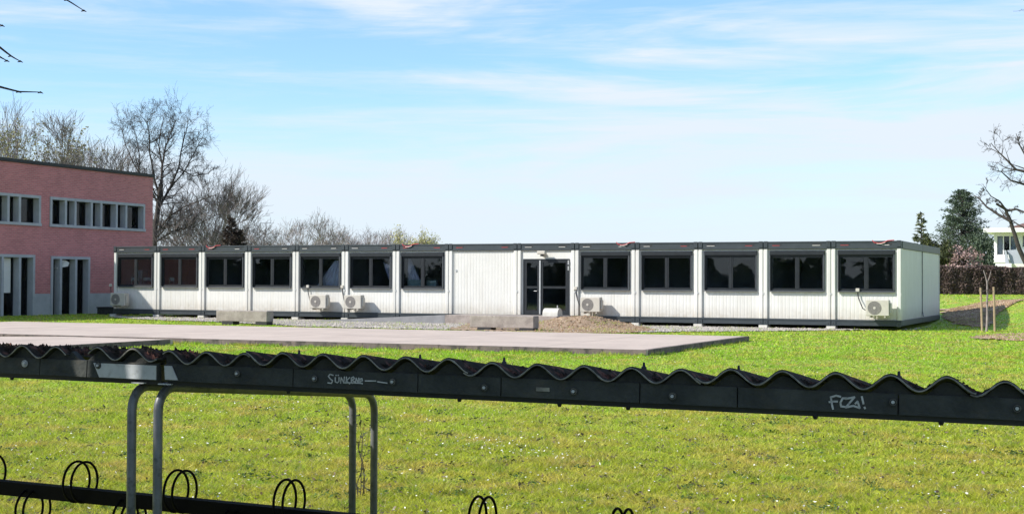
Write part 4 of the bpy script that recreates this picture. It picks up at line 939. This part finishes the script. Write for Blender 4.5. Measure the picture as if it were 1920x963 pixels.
conifer('conifer_tree', 'large broad green conifer beside the white house', at(1803, 107, zt_), Hpx(350, 107, 1803, zt_), 3.25, 5, M['conifer'], .62, 460, droop=.05, lsz=.13, per=70)
conifer('conifer_tree', 'narrow pale variegated conifer at the right end of the container roof', at(1727, 88, zt_), Hpx(393, 88, 1727, zt_), .95, 6, M['conif2'], .75, 120, lsz=.12, per=34)
def shrub(name, label, loc, rx, ry, rz, seed, m, n=5000, lsz=.09, cat='shrub', group=None, stem=True):
    rs = np.random.default_rng(seed); root = thing(name, label, cat, loc, 0, group)
    d = rs.normal(0, 1, (n, 3)); d /= np.linalg.norm(d, axis=1)[:, None]; lump = 1+.16*np.sin(d[:, 0]*6+seed)+.14*np.sin(d[:, 2]*7+d[:, 1]*5); rr = rs.uniform(.35, 1.0, n)**.45*lump
    P = d*rr[:, None]*np.array([rx, ry, rz])+np.array([0, 0, rz*.9]); P = P[P[:, 2] > -.1]
    a = rs.normal(0, 1, P.shape); a /= np.linalg.norm(a, axis=1)[:, None]; b = np.cross(a, rs.normal(0, 1, P.shape)); b /= np.linalg.norm(b, axis=1)[:, None]; s = (lsz*rs.uniform(.6, 1.4, len(P)))[:, None]
    V_ = np.stack([P-a*s*.6-b*s*.35, P+a*s*.6-b*s*.35, P+a*s*.6+b*s*.35, P-a*s*.6+b*s*.35], 1).reshape(-1, 3)
    npmesh('foliage', V_, np.arange(len(V_)).reshape(-1, 4), m, root)
    sm = MB()
    for k in range(7): q = random.uniform(0, 6.28); sm.tube([(0, 0, -.2), (rx*.3*math.cos(q), ry*.3*math.sin(q), rz*.8), (rx*.7*math.cos(q), ry*.7*math.sin(q), rz*1.4)], [.05, .03, .008], 4)
    sm.build('stems', M['barkd'], root); return root
shrub('evergreen_shrub', 'dark rounded evergreen shrub just behind the right end of the container roof', at(1778, 84, 1.0), .95, 1.0, 1.55, 21, M['shrubd'], 7000)
shrub('evergreen_shrub', 'low dark shrub under the variegated conifer, half hidden by the container roof', at(1745, 86, 1.1), .9, .9, 1.75, 22, M['shrubd'], 6000)
shrub('evergreen_shrub', 'dark green shrub at the foot of the large conifer beside the house', at(1842, 90, 1.05), .75, .9, 2.0, 24, M['conifer'], 6000)
shrub('clipped_bush', 'small dark ball-shaped bush on top of the hedge line', at(1846, 80, 2.15), .26, .26, .3, 25, M['shrubd'], 900, .06)
bl = shrub('blossom_shrub', 'pale pink blossoming shrub in front of the large conifer', at(1806, 83, 1.0), 1.15, 1.0, 1.50, 23, M['blossom'], 1500, .10)
shrub('flower_bush', 'low pink flowering bush above the hedge at the right edge', at(1885, 81, 2.1), .9, .5, .26, 26, M['pinkfl'], 700, .08)
# hedge of brown leaves
def hedge():
    Y = 78.0; p0 = W(1735, 520, Y); p1 = W(2040, 520, Y); L_ = p1.x-p0.x; h = 1.50; d = .9; zb = 1.03
    r = thing('hedge', 'long brown-leaved clipped hedge beyond the lawn at the right', 'hedge', (p0.x, Y, zb), 0)
    MB().box(0.1, L_-.1, .12, d-.12, -.3, h-.1).build('stems', M['barkd'], r)
    rs = np.random.default_rng(8); n = 42000; X = rs.uniform(0, L_, n); top = rs.random(n) < .28
    front = .05*np.sin(X*3.1)+.05*np.sin(X*7.7+1)+rs.normal(0, .05, n)
    Z = np.where(top, h+.05*np.sin(X*2.2)+rs.normal(0, .035, n), rs.uniform(0, h, n)); Yy = np.where(top, rs.uniform(0, d, n), front)
    P = np.stack([X, Yy, Z], -1); a = rs.normal(0, 1, P.shape)+np.array([0, 0, -.9]); a /= np.linalg.norm(a, axis=1)[:, None]; b = np.cross(a, rs.normal(0, 1, P.shape)); b /= np.linalg.norm(b, axis=1)[:, None]; s = (rs.uniform(.03, .075, n))[:, None]
    V_ = np.stack([P-a*s-b*s*.55, P+a*s-b*s*.3, P+a*s*1.2+b*s*.3, P-a*s+b*s*.55], 1).reshape(-1, 3)
    npmesh('foliage', V_, np.arange(len(V_)).reshape(-1, 4), M['hedge'], r)
hedge()
# big bare tree at the right edge
tz = 0.9; tl = at(1992, 66, tz)
def ctree(label, loc, mains, m, tw, seed, name='bare_tree', group=None, levels=3, kids=(4, 6), kl=.42):
    # a tree whose main limbs are given as 3-D polylines; side twigs grow from them
    rs = random.Random(seed); root = thing(name, label, 'tree', loc, 0, group); o = Vector(loc); tb = MB(); cb = MB()
    def twigs(p, d, L, r, lev):
        n = 3; pts = [p]; q = p.copy(); dd = d.copy(); rad = [r]
        for i in range(n): dd = (dd+Vector((rs.gauss(0, .2), rs.gauss(0, .2), rs.gauss(0, .2)+.03))).normalized(); q = q+dd*L/n; pts.append(q.copy()); rad.append(max(tw*.5, r*(1-.7*(i+1)/n)))
        cb.tube(pts, rad, 4 if lev == 1 else 3, caps=False)
        if lev < levels:
            for k in range(rs.randint(*kids)):
                i0 = rs.randint(0, n-1); ax = (pts[i0+1]-pts[i0]).normalized(); az = rs.uniform(0, 6.28); u = ax.orthogonal().normalized(); w = ax.cross(u); an = rs.uniform(.4, .95)
                twigs(pts[i0].lerp(pts[i0+1], rs.random()), (ax*math.cos(an)+(u*math.cos(az)+w*math.sin(az))*math.sin(an)).normalized(), L*rs.uniform(.45, .75), max(tw*.6, rad[i0]*.55), lev+1)
    for j, (pl, r0, r1, k) in enumerate(mains):
        pts = [Vector(p)-o for p in pl]; n = len(pts); rad = [r0+(r1-r0)*i/(n-1) for i in range(n)]
        # smooth subdivision
        pp = []; rr = []
        for i in range(n-1):
            for t in (0, .33, .66): pp.append(pts[i].lerp(pts[i+1], t)+Vector((rs.gauss(0, .01), rs.gauss(0, .01), 0))*(pts[i+1]-pts[i]).length); rr.append(rad[i]*(1-t)+rad[i+1]*t)
        pp.append(pts[-1]); rr.append(rad[-1]); (tb if j == 0 else cb).tube(pp, rr, 8 if j == 0 else 6, caps=False)
        tot = sum((pts[i+1]-pts[i]).length for i in range(n-1))
        for q in range(k):
            i0 = rs.randint(0, len(pp)-2); ax = (pp[i0+1]-pp[i0]).normalized(); az = rs.uniform(0, 6.28); u = ax.orthogonal().normalized(); w = ax.cross(u); an = rs.uniform(.5, 1.1)
            twigs(pp[i0].lerp(pp[i0+1], rs.random()), (ax*math.cos(an)+(u*math.cos(az)+w*math.sin(az))*math.sin(an)+Vector((0, 0, .1))).normalized(), tot*kl*rs.uniform(.5, 1), max(tw, rr[i0]*.5), 1)
    tb.build('trunk', M[m], root, True); cb.build('crown', M[m], root); return root
def wp(l, Y0, dY=0): return [tuple(W(px, py, Y0+dY*i)) for i, (px, py) in enumerate(l)]
base = Vector(tl)
mains = [([tuple(base+Vector((0, 0, -.4)))]+wp([(1958, 535), (1922, 492), (1907, 455), (1895, 415), (1885, 392), (1868, 382)], 65.8, -.1), .16, .05, 3),
         (wp([(1895, 415), (1872, 402), (1850, 388), (1838, 374), (1826, 366)], 65.4, .2), .07, .02, 5),
         (wp([(1888, 395), (1905, 392), (1922, 398), (1945, 402)], 65.4, -.2), .06, .03, 3),
         (wp([(1885, 392), (1875, 378), (1858, 368), (1846, 350)], 65.4, -.3), .05, .012, 5),
         (wp([(1960, 480), (1965, 380), (1945, 335), (1925, 322), (1905, 318), (1888, 300), (1872, 285), (1858, 268)], 66, .1), .12, .015, 9),
         (wp([(1962, 400), (1940, 350), (1918, 345), (1895, 338), (1878, 322), (1862, 318)], 66, -.3), .08, .012, 7),
         (wp([(1965, 380), (1995, 260), (2015, 200), (2012, 140), (2020, 90), (2015, 60)], 66, .2), .10, .012, 9),
         (wp([(1945, 335), (1930, 305), (1912, 272), (1905, 250)], 66, .2), .06, .012, 7),
         (wp([(1925, 430), (1908, 420), (1890, 408), (1880, 395)], 66, .3), .04, .012, 3),
         (wp([(1995, 260), (1982, 250), (1962, 225), (1945, 205)], 66.5, .2), .05, .012, 6)]
ctree('gnarled dark bare tree leaning in from the right edge in front of the white house', tl, mains, 'barkd', .014, 77, levels=4, kids=(2, 4), kl=.22)
ct = at(292, 84)
cm = [([(ct[0], ct[1], -.4)]+wp([(289, 470), (291, 430), (297, 385), (302, 345)], 84), 0.161, .15, 4),
      (wp([(302, 345), (304, 310), (310, 275), (322, 245), (332, 222)], 84, .2), 0.081, .02, 18),
      (wp([(299, 365), (288, 330), (281, 290), (280, 255), (276, 232)], 84, -.2), 0.074, .02, 16),
      (wp([(297, 390), (318, 355), (335, 315), (343, 270), (352, 232)], 84, .3), 0.081, .02, 19),
      (wp([(318, 355), (345, 322), (362, 290), (380, 258)], 84.3, .2), 0.050, .015, 15),
      (wp([(291, 440), (318, 405), (350, 385), (385, 372), (412, 362)], 84, -.3), 0.068, .015, 16),
      (wp([(290, 455), (325, 432), (365, 425), (400, 405)], 84, .3), 0.056, .015, 14),
      (wp([(297, 380), (272, 345), (250, 305), (236, 275), (228, 240)], 84, .3), 0.068, .015, 16),
      (wp([(260, 325), (262, 290), (255, 255), (246, 225)], 84.8, .2), 0.037, .012, 12),
      (wp([(335, 315), (362, 330), (390, 325), (404, 312)], 84.5, .2), 0.037, .012, 12),
      (wp([(304, 310), (298, 275), (302, 240), (310, 210)], 84.3, .1), 0.043, .012, 14)]
ctree('tallest bare tree, broad dark-limbed crown beside the corner of the brick building', ct, cm, 'barkd', .011, 311, levels=4, kids=(3, 4), kl=.36, group=BG)
# twigs of a near tree entering at the top left
nb = (-3.55, 4.9, 0)
tips = [([(-260, 60), (-60, -40), (95, -35), (125, 0), (157, 20)], 6.0), ([(-260, 40), (-60, 50), (-10, 82), (20, 105), (38, 115)], 6.0), ([(-260, 90), (-120, 120), (-30, 155), (0, 163), (35, 172), (76, 173)], 6.0), ([(-200, 20), (-80, 10), (-20, 38), (4, 48)], 6.1), ([(-200, 60), (-80, 80), (-30, 95), (0, 107), (13, 114)], 6.05)]
mains = [([(nb[0], nb[1], -.3), (nb[0]+.05, nb[1]+.1, 1.2), (nb[0]+.02, nb[1]+.3, 2.6), (nb[0]-.1, nb[1]+.5, 4.5)], .13, .05, 0)]
for l, Y in tips:
    q = [tuple(W(px, py, Y)) for px, py in l]; mains.append(([(nb[0]+.02, nb[1]+.28, 2.3)]+q[0:], .011, .0018, 0))
nt_ = ctree('near bare tree of which only thin twig ends show at the top left', nb, mains, 'barkd', .004, 5)
bd = MB()
for l, Y in tips:
    for q in l[-3:]: p = W(q[0], q[1], Y)-Vector(nb); bd.tube([p-Vector((.012, 0, .004)), p+Vector((.0, 0, 0)), p+Vector((.012, 0, -.006))], [.0015, .0045, .001], 5)
bd.build('buds', M['barkd'], nt_)

# young tree with two stakes
sl0 = G(1850, 622.5); zS = float(hgt(sl0.x, sl0.y))
pts = [W(px, py, sl0.y) for px, py in ((1850, 623), (1851, 580), (1851, 540), (1851, 530), (1848, 518), (1844, 506))]
ctree('thin young tree tied between two wooden stakes on the bare soil', (sl0.x, sl0.y, zS),
      [([tuple(p) for p in pts], .045, .014, 2), ([tuple(W(px, py, sl0.y)) for px, py in ((1851, 530), (1855, 520), (1858, 508))], .02, .008, 2)], 'barkl', .006, 9, name='young_tree', levels=2, kids=(1, 2), kl=.14)
for (pb, pt, lb) in (((1842, 621), (1838.5, 539), 'wooden stake left of the young tree'), ((1865.5, 621), (1863, 537.5), 'wooden stake right of the young tree')):
    b_ = G(*pb); t_ = W(pt[0], pt[1], b_.y-.02); o = MB().tube([Vector((0, 0, -.25)), (t_-b_)*.5, t_-b_], [.042, .040, .038], 10).build('tree_stake', M['stake']); o.location = (b_.x, b_.y, b_.z); tag(o, lb, 'stake', 'stakes of the young tree')
for (a, b, lb) in (((1838.5, 545), (1851, 543.5), 'strap tying the young tree to its left stake'), ((1851, 543), (1863, 546), 'strap tying the young tree to its right stake')):
    p, q = W(*a, sl0.y-.05), W(*b, sl0.y-.05); o = MB().tube([Vector((0, 0, 0)), (q-p)*.5+Vector((0, 0, -.02)), q-p], .012, 6).build('tie_strap', M['tieband']); o.location = p; tag(o, lb, 'strap', 'straps of the young tree')

# ------------------------------------------------------------------ white house
hp_ = W(1850, 500, 98); hs = thing('house', 'white modern house with tiled roof and tall windows behind the hedge at the right', 'house', (hp_.x, 98, 1.0), R(-26))
def hx(px): return (W(px, 480, 98).x-hp_.x)
def hz_(py, px=1870): return W(px, py, 98).z-1.0
wz0, wz1 = hz_(487), hz_(440)
hw = wallgrid(hx(1863), hx(2060), -.6, wz1+.1, [(hx(1868), hx(1903), hz_(479), hz_(441)), (hx(1913), hx(1935), hz_(465), hz_(441))], 0, .25)
hw.add([(hx(1863), 0, -.6), (hx(1863), 7, -.6), (hx(1863), 7, wz1+.1), (hx(1863), 0, wz1+.1)], [(0, 3, 2, 1)]); hw.add([(hx(1863), 7, -.6), (hx(2060), 7, -.6), (hx(2060), 7, wz1+.1), (hx(1863), 7, wz1+.1)], [(0, 1, 2, 3)])
hw.build('wall', M['ivory'], hs)
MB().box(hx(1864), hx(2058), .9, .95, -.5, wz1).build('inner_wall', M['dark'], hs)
for a, b, c, d in ((hx(1868), hx(1903), hz_(479), hz_(441)), (hx(1913), hx(1935), hz_(465), hz_(441))):
    f = MB(); e = .07
    f.box(a, b, .05, .12, d-e, d); f.box(a, b, .05, .12, c, c+e); n = max(1, int((b-a)/.42))
    for k in range(n+1): u = a+(b-a)*k/n; f.box(max(a, u-.035), min(b, u+.035), .05, .12, c+e, d-e)
    wo_ = f.build('window', M['ivory'], hs); MB().box(a, b, .14, .15, c, d).build('pane', M['glass'], wo_)
    cu = MB()
    for k in range(0, n, 2): u = a+(b-a)*k/n; cu.box(u+.05, u+(b-a)/n*.8, .3, .33, c, d)
    cu.build('curtain', M['ivory'], wo_)
rt_ = MB(); rz = hz_(440)
rt_.box(hx(1848), hx(2080), -1.1, 7.5, rz+.11, rz+.42, .02); rt_.build('eaves', M['ivory'], hs)
MB().add([(hx(1890), -1.0, rz+.425), (hx(2078), -1.0, rz+.425), (hx(2078), 3.2, rz+1.9), (hx(1890)+1.6, 3.2, rz+1.2), (hx(1890), 7.4, rz+.425), (hx(2078), 7.4, rz+.425)], [(0, 1, 2, 3), (3, 2, 5, 4), (0, 3, 4), (1, 5, 2), (0, 4, 5, 1)]).build('roof', M['tile'], hs)
bm_ = MB(); bm_.box(hx(1852), hx(1890), -1.3, -.002, hz_(493), hz_(486), .01); bm_.build('balcony', M['ivory'], hs)
bm_ = MB(); bm_.prism([(hx(1888), hz_(500)), (hx(1886), hz_(470)), (hx(1889), hz_(470)), (hx(1895), hz_(496)), (hx(1895), hz_(500))], 'y', -1.5, -1.2)
bm_.prism([(hx(1890), hz_(470)), (hx(1918), hz_(468)), (hx(1940), hz_(495)), (hx(1896), hz_(495))], 'y', -1.15, -1.05); bm_.build('stair_side', M['render2'], hs)
MB().box(hx(1849), hx(1900), -1.9, -1.7, hz_(505), hz_(494.5), .01).build('terrace_wall', M['ivory'], hs)
gw = W(1795, 500, 90); g = thing('garden_wall', 'low white garden wall between hedge and blossom shrub', 'wall', (gw.x, 90, 1.0), 0)
MB().box(0, W(1862, 500, 90).x-gw.x, 0, .25, -.3, W(1820, 496.5, 90).z-1.0, .02).build('panel', M['ivory'], g)
MB().box(-.04, W(1862, 500, 90).x-gw.x+.04, -.05, .30, W(1820, 496.5, 90).z-.997, W(1820, 494, 90).z-1.0, .01).build('coping', M['concw'], g)

def belt():  # unseen evergreen belt, added to darken what the windows mirror
    A = Vector((-62, 54)); B = Vector((-2, -44)); d = (B-A); L_ = d.length; r = thing('added_tree_belt', 'long dense evergreen belt left of and behind the photographer, unseen and added to be mirrored in the windows', 'tree belt', (A.x, A.y, 0), math.atan2(d.y, d.x))
    MB().box(0, L_, .6, 2.4, -.2, 1.6).build('stems', M['barkd'], r)
    rs = np.random.default_rng(18); n = 42000; X = rs.uniform(0, L_, n); hh = 3.3+1.3*np.sin(X*.5)+1.1*np.sin(X*.23+2)+.7*np.sin(X*1.7)+.4*np.sin(X*3.9)
    Z = rs.uniform(0, 1, n)**.9*hh; P = np.stack([X, rs.uniform(-.2, 3.2, n), Z], -1); a = rs.normal(0, 1, P.shape); a /= np.linalg.norm(a, axis=1)[:, None]; b = np.cross(a, rs.normal(0, 1, P.shape)); b /= np.linalg.norm(b, axis=1)[:, None]; q = rs.uniform(.15, .4, n)[:, None]
    V_ = np.stack([P-a*q-b*q*.5, P+a*q-b*q*.5, P+a*q+b*q*.5, P-a*q+b*q*.5], 1).reshape(-1, 3); npmesh('foliage', V_, np.arange(len(V_)).reshape(-1, 4), M['conifer'], r)
belt()
# trees to the left of and behind the photographer added out of view, only to be mirrored in the glass
for k, (x, y, H_, sd) in enumerate(((-42, 22, 11, 201), (-36, 6, 9, 202), (-27, -14, 10, 203), (-14, -22, 9, 204), (-50, 38, 12, 205))):
    conifer('conifer_tree', ['tall unseen evergreen added far left of the lawn', 'unseen evergreen added left of the bicycle shelters, shorter', 'unseen evergreen added behind the photographer, left', 'unseen evergreen added behind the photographer, nearest the middle', 'tall unseen evergreen added left of the brick building'][k], (x, y, 0), H_, 3.0, sd, M['conifer'], .55, 150, lsz=.35, per=34)

# ------------------------------------------------------------------ lawn: blades, daisies, leaves, weeds
def lawn_ok(X, Y):
    ok = np.ones(X.shape, bool)
    for p in NOGRASS: ok &= ~pip(p, X, Y)
    bxx = (X-C0.x)*ex.x+(Y-C0.y)*ex.y; byy = (X-C0.x)*ey.x+(Y-C0.y)*ey.y
    ok &= ~((byy > -.15) & (bxx < .2) & (bxx > -TOT-.2) & (byy < DEP+.2))
    px_ = (X-PC.x)*ey.x+(Y-PC.y)*ey.y; ok &= ~(((X-PC.x)*ex.x+(Y-PC.y)*ex.y < .05) & (px_ < 1) & (Y > 35))
    return ok
def scatter(n, ya, yb, powr, seed, half=.46, add=1.5):
    rs = np.random.default_rng(seed); u = rs.random(n); k = 1-powr
    Y = (ya**k+u*(yb**k-ya**k))**(1/k); X = rs.uniform(-1, 1, n)*(half*Y+add); ok = lawn_ok(X, Y); return X[ok], Y[ok]
def blades(name, n, ya, yb, powr, seed, h0, wfac):
    rs = np.random.default_rng(seed+50); X, Y = scatter(n, ya, yb, powr, seed); kk = (wob(X*1.7, Y*1.7, 2.3)+.5*wob(X, Y+7, 7)) > -.95; X = X[kk]; Y = Y[kk]; m = len(X); Z = hgt(X, Y)
    clump = .45+.60*np.clip(1+wob(X, Y, 1.6)*1.0+1.1*wob(X+9, Y-4, 5.0), 0.1, 2.3)
    h = h0*rs.uniform(.45, 1.25, m)*clump; w = wfac*(Y/12)**.8*rs.uniform(.7, 1.4, m); az = rs.uniform(0, 2*np.pi, m); ln = h*rs.uniform(.4, 2.6, m); la = rs.uniform(0, 2*np.pi, m)
    b0 = np.stack([X-np.cos(az)*w, Y-np.sin(az)*w, Z-.004], -1); b1 = np.stack([X+np.cos(az)*w, Y+np.sin(az)*w, Z-.004], -1); t = np.stack([X+np.cos(la)*ln, Y+np.sin(la)*ln, Z+h], -1)
    V_ = np.stack([b0, b1, t], 1).reshape(-1, 3); o = npmesh(name, V_, np.arange(len(V_)).reshape(-1, 3), M['grass']); return tag(o, None, None, None, 'stuff')
o = blades('grass', 950000, 8.5, 33, 1.7, 1, .040, .0040); tag(o, 'short yellow-green lawn grass in front of the paved pad', 'grass')
o = blades('grass', 240000, 30, 75, 1.4, 2, .042, .0062); tag(o, 'bright green grass strips beside the container building and at the right', 'grass')
def flat_bits(name, label, cat, n, m, seed, s0, s1, up, ya=9.5, yb=30, powr=1.6, clusters=None, quad=True):
    rs = np.random.default_rng(seed)
    if clusters is None: X, Y = scatter(n, ya, yb, powr, seed)
    else:
        X = np.concatenate([rs.normal(c[0], c[2], c[3]) for c in clusters]); Y = np.concatenate([rs.normal(c[1], c[2]*1.6, c[3]) for c in clusters])
        x2, y2 = scatter(n, ya, yb, powr, seed); X = np.concatenate([X, x2]); Y = np.concatenate([Y, y2])
    k = len(X); Z = hgt(X, Y)+up*rs.uniform(.6, 1.3, k); P = np.stack([X, Y, Z], -1); s = rs.uniform(s0, s1, k)[:, None]
    a = rs.normal(0, 1, (k, 3)); a[:, 2] *= .35; a /= np.linalg.norm(a, axis=1)[:, None]; b = np.cross(a, np.array([0, 0, 1.])+rs.normal(0, .45, (k, 3))); b /= np.linalg.norm(b, axis=1)[:, None]; nn = np.cross(a, b)
    V_ = np.stack([P-a*s-b*s*.4, P+nn*s*.25-b*s*.55, P+a*s, P+b*s*.55+nn*s*.2, P-a*s*.9+b*s*.3], 1).reshape(-1, 3)
    return tag(npmesh(name, V_, np.arange(len(V_)).reshape(-1, 5), m), label, cat, None, 'stuff')
def gc(px, py, s, n): p = G(px, py); return (p.x, p.y, s, n)
flat_bits('daisies', 'tiny white daisies scattered over the lawn', 'flowers', 3000, M['daisy'], 31, .007, .014, .05, clusters=[gc(905, 845, .22, 70), gc(985, 862, .2, 30), gc(1035, 870, .15, 30), gc(650, 760, .4, 30), gc(460, 770, .35, 30), gc(170, 800, .4, 25)])
flat_bits('dead_leaves', 'brown dead leaves lying in the lawn', 'leaves', 4500, M['deadleaf'], 32, .008, .024, .034)
rsw = np.random.default_rng(77); Xw, Yw = scatter(420, 9.5, 30, 1.8, 78)
flat_bits('weeds', 'dark green weed rosettes growing in the lawn', 'weeds', 400, M['weed'], 33, .008, .022, .034, clusters=[(x, y, .055, 22) for x, y in zip(Xw, Yw)])
flat_bits('litter_clumps', 'dark clumps of cut grass and earth on the lawn', 'lawn litter', 200, mat('wet_litter', (0.05, 0.045, 0.025), 0.9, (0.10, 0.08, 0.05), 8, coord='pos'), 34, .008, .022, .032, clusters=[(x, y, .040, 14) for x, y in zip(*scatter(330, 9.5, 30, 1.7, 79))])
def edge_tufts(n, seed):
    rs = np.random.default_rng(seed); t = rs.random(n); far = rs.random(n) < .45
    A = np.array(pA); e1 = -np.array(ex)*padL; e2 = np.array(ey)*L1
    base_ = A+t[:, None]*e1; right = rs.random(n) < .04
    P = np.where(right[:, None], A+t[:, None]*e2+np.array(ex)*(.03+np.abs(rs.normal(0, .05, n)))[:, None], base_-np.array(ey)*(.03+np.abs(rs.normal(0, .06, n)))[:, None])
    P = np.where((far & ~right)[:, None], base_+np.array(ey)*(L1+.02)+np.array(ey)*rs.normal(0, .07, n)[:, None], P)
    gate = (np.sin(P[:, 0]*2.7)+np.sin(P[:, 0]*6.1+1)+rs.normal(0, .8, n)) > .1; P = P[gate]; m = len(P); far_ = far[gate] & ~right[gate]
    h = rs.uniform(.03, .11, m); az = rs.uniform(0, 6.28, m); la = rs.uniform(0, 6.28, m); w = rs.uniform(.005, .010, m); z = np.where(far_, .08, 0.0); ln = h*rs.uniform(.2, .8, m)
    b0 = np.stack([P[:, 0]-np.cos(az)*w, P[:, 1]-np.sin(az)*w, z], -1); b1 = np.stack([P[:, 0]+np.cos(az)*w, P[:, 1]+np.sin(az)*w, z], -1); t_ = np.stack([P[:, 0]+np.cos(la)*ln, P[:, 1]+np.sin(la)*ln, z+h], -1)
    tag(npmesh('grass', np.stack([b0, b1, t_], 1).reshape(-1, 3), np.arange(m*3).reshape(-1, 3), M['grass']), 'ragged longer grass along the kerb of the paved pad', 'grass', None, 'stuff')
edge_tufts(26000, 61)
def strip_tufts(poly, n, seed, label):
    rs = np.random.default_rng(seed); P = np.array(poly); x0, y0 = P.min(0); x1, y1 = P.max(0); X = rs.uniform(x0, x1, n); Y = rs.uniform(y0, y1, n); ok = pip(poly, X, Y) & ((wob(X, Y, 1.1)+.6*wob(X, Y, 3)) > .35)
    byy = (X-C0.x)*ey.x+(Y-C0.y)*ey.y; bxx = (X-C0.x)*ex.x+(Y-C0.y)*ex.y; ok &= ~((byy > -.05) & (bxx < 0)); X = X[ok]; Y = Y[ok]; m = len(X); Z = hgt(X, Y)+.02+(mh(X, Y) if seed == 63 else 0)
    h = rs.uniform(.03, .12, m); az = rs.uniform(0, 6.28, m); la = rs.uniform(0, 6.28, m); w = rs.uniform(.006, .012, m); ln = h*rs.uniform(.3, 1.2, m)
    b0 = np.stack([X-np.cos(az)*w, Y-np.sin(az)*w, Z], -1); b1 = np.stack([X+np.cos(az)*w, Y+np.sin(az)*w, Z], -1); t_ = np.stack([X+np.cos(la)*ln, Y+np.sin(la)*ln, Z+h], -1)
    tag(npmesh('grass', np.stack([b0, b1, t_], 1).reshape(-1, 3), np.arange(m*3).reshape(-1, 3), M['grass']), label, 'grass', None, 'stuff')
strip_tufts(sp, 26000, 62, 'thin grass coming up in the bare soil at the right'); strip_tufts(mp, 9000, 63, 'sparse weeds on the earth heap by the entrance')
strip_tufts(gp, 40000, 64, 'sparse weeds in the gravel along the container building')
# stones on the gravel, clods on the soil
def stones(name, label, poly, n, m, s0, s1, seed, hf=None):
    rs = np.random.default_rng(seed); P = np.array(poly); x0, y0 = P.min(0); x1, y1 = P.max(0); X = rs.uniform(x0, x1, n*3); Y = rs.uniform(y0, y1, n*3); ok = pip(poly, X, Y)
    bxx = (X-C0.x)*ex.x+(Y-C0.y)*ex.y; byy = (X-C0.x)*ey.x+(Y-C0.y)*ey.y; ok &= ~((byy > -.02) & (bxx < .0)); X, Y = X[ok][:n], Y[ok][:n]
    k = len(X); Z = hgt(X, Y)+.03+(hf(X, Y) if hf else 0); s = rs.uniform(s0, s1, k); base_ = np.array([(1, 0, 0), (0, 1, 0), (-1, 0, 0), (0, -1, 0), (0, 0, .8), (0, 0, -.5)], float)
    V_ = (base_[None]*rs.uniform(.6, 1.3, (k, 6, 1)))*s[:, None, None]; an = rs.uniform(0, 6.28, k); c, s_ = np.cos(an), np.sin(an); xr = V_[:, :, 0]*c[:, None]-V_[:, :, 1]*s_[:, None]; yr = V_[:, :, 0]*s_[:, None]+V_[:, :, 1]*c[:, None]
    V_ = np.stack([xr+X[:, None], yr+Y[:, None], V_[:, :, 2]+Z[:, None]], -1).reshape(-1, 3); F0 = np.array([(0, 1, 4), (1, 2, 4), (2, 3, 4), (3, 0, 4), (1, 0, 5), (2, 1, 5), (3, 2, 5), (0, 3, 5)])
    Fc = (F0[None]+np.arange(k)[:, None, None]*6).reshape(-1, 3); return tag(npmesh(name, V_, Fc, m), label, 'stones' if 'stone' in name else 'soil', None, 'stuff')
M['stone'] = leafmat('loose_stone', (0.22, 0.19, 0.16), (0.42, 0.38, 0.33), (0.62, 0.57, 0.50), 0.0)
M['clod'] = leafmat('soil_clod', (0.08, 0.07, 0.03), (0.30, 0.19, 0.11), (0.60, 0.47, 0.33), 0.0)
stones('gravel_stones', 'loose pale gravel along the foot of the container building', gp, 14000, M['stone'], .012, .05, 41)
stones('soil_clods', 'clods on the bare soil beside the young tree', sp, 16000, M['clod'], .02, .08, 42)
stones('soil_clods', 'clods and straw on the earth heap by the entrance door', mp, 9000, M['clod'], .014, .055, 43, mh)
stones('soil_clods', 'clods on the small bare patch nearer the lawn at the right', sp2, 2500, M['clod'], .015, .05, 44); strip_tufts(sp2, 9000, 65, 'grass growing through the small bare patch at the right')
stones('soil_clods', 'larger stones on the earth heap by the entrance door', mp, 160, M['clod'], .05, .10, 45, mh)
# dry weed standing between the rear legs of the shelter
wd = G(682, 935); w_ = thing('dry_weed', 'thin dry weed stalks showing between the two rear shelter legs', 'plant', (wd.x, wd.y, 0)); mb = MB(); rs = random.Random(4); lv = MB()
for k in range(5):
    x = rs.uniform(-.07, .07); p = Vector((x, rs.uniform(-.05, .05), -.02)); pts = [p]
    for i in range(5): p = p+Vector((rs.gauss(0, .018), rs.gauss(0, .01), rs.uniform(.09, .15))); pts.append(p)
    mb.tube(pts, [.004, .0036, .003, .0026, .002, .0012], 5)
    for q in pts[1:]:
        for j in range(3): d = Vector((rs.gauss(0, .03), rs.gauss(0, .03), rs.gauss(.01, .015))); lv.add([q, q+d+Vector((.008, 0, .004)), q+d*1.5, q+d-Vector((.006, 0, .006))], [(0, 1, 2, 3)])
mb.build('stalks', M['barkd'], w_); lv.build('leaves', M['shrubd'], w_)
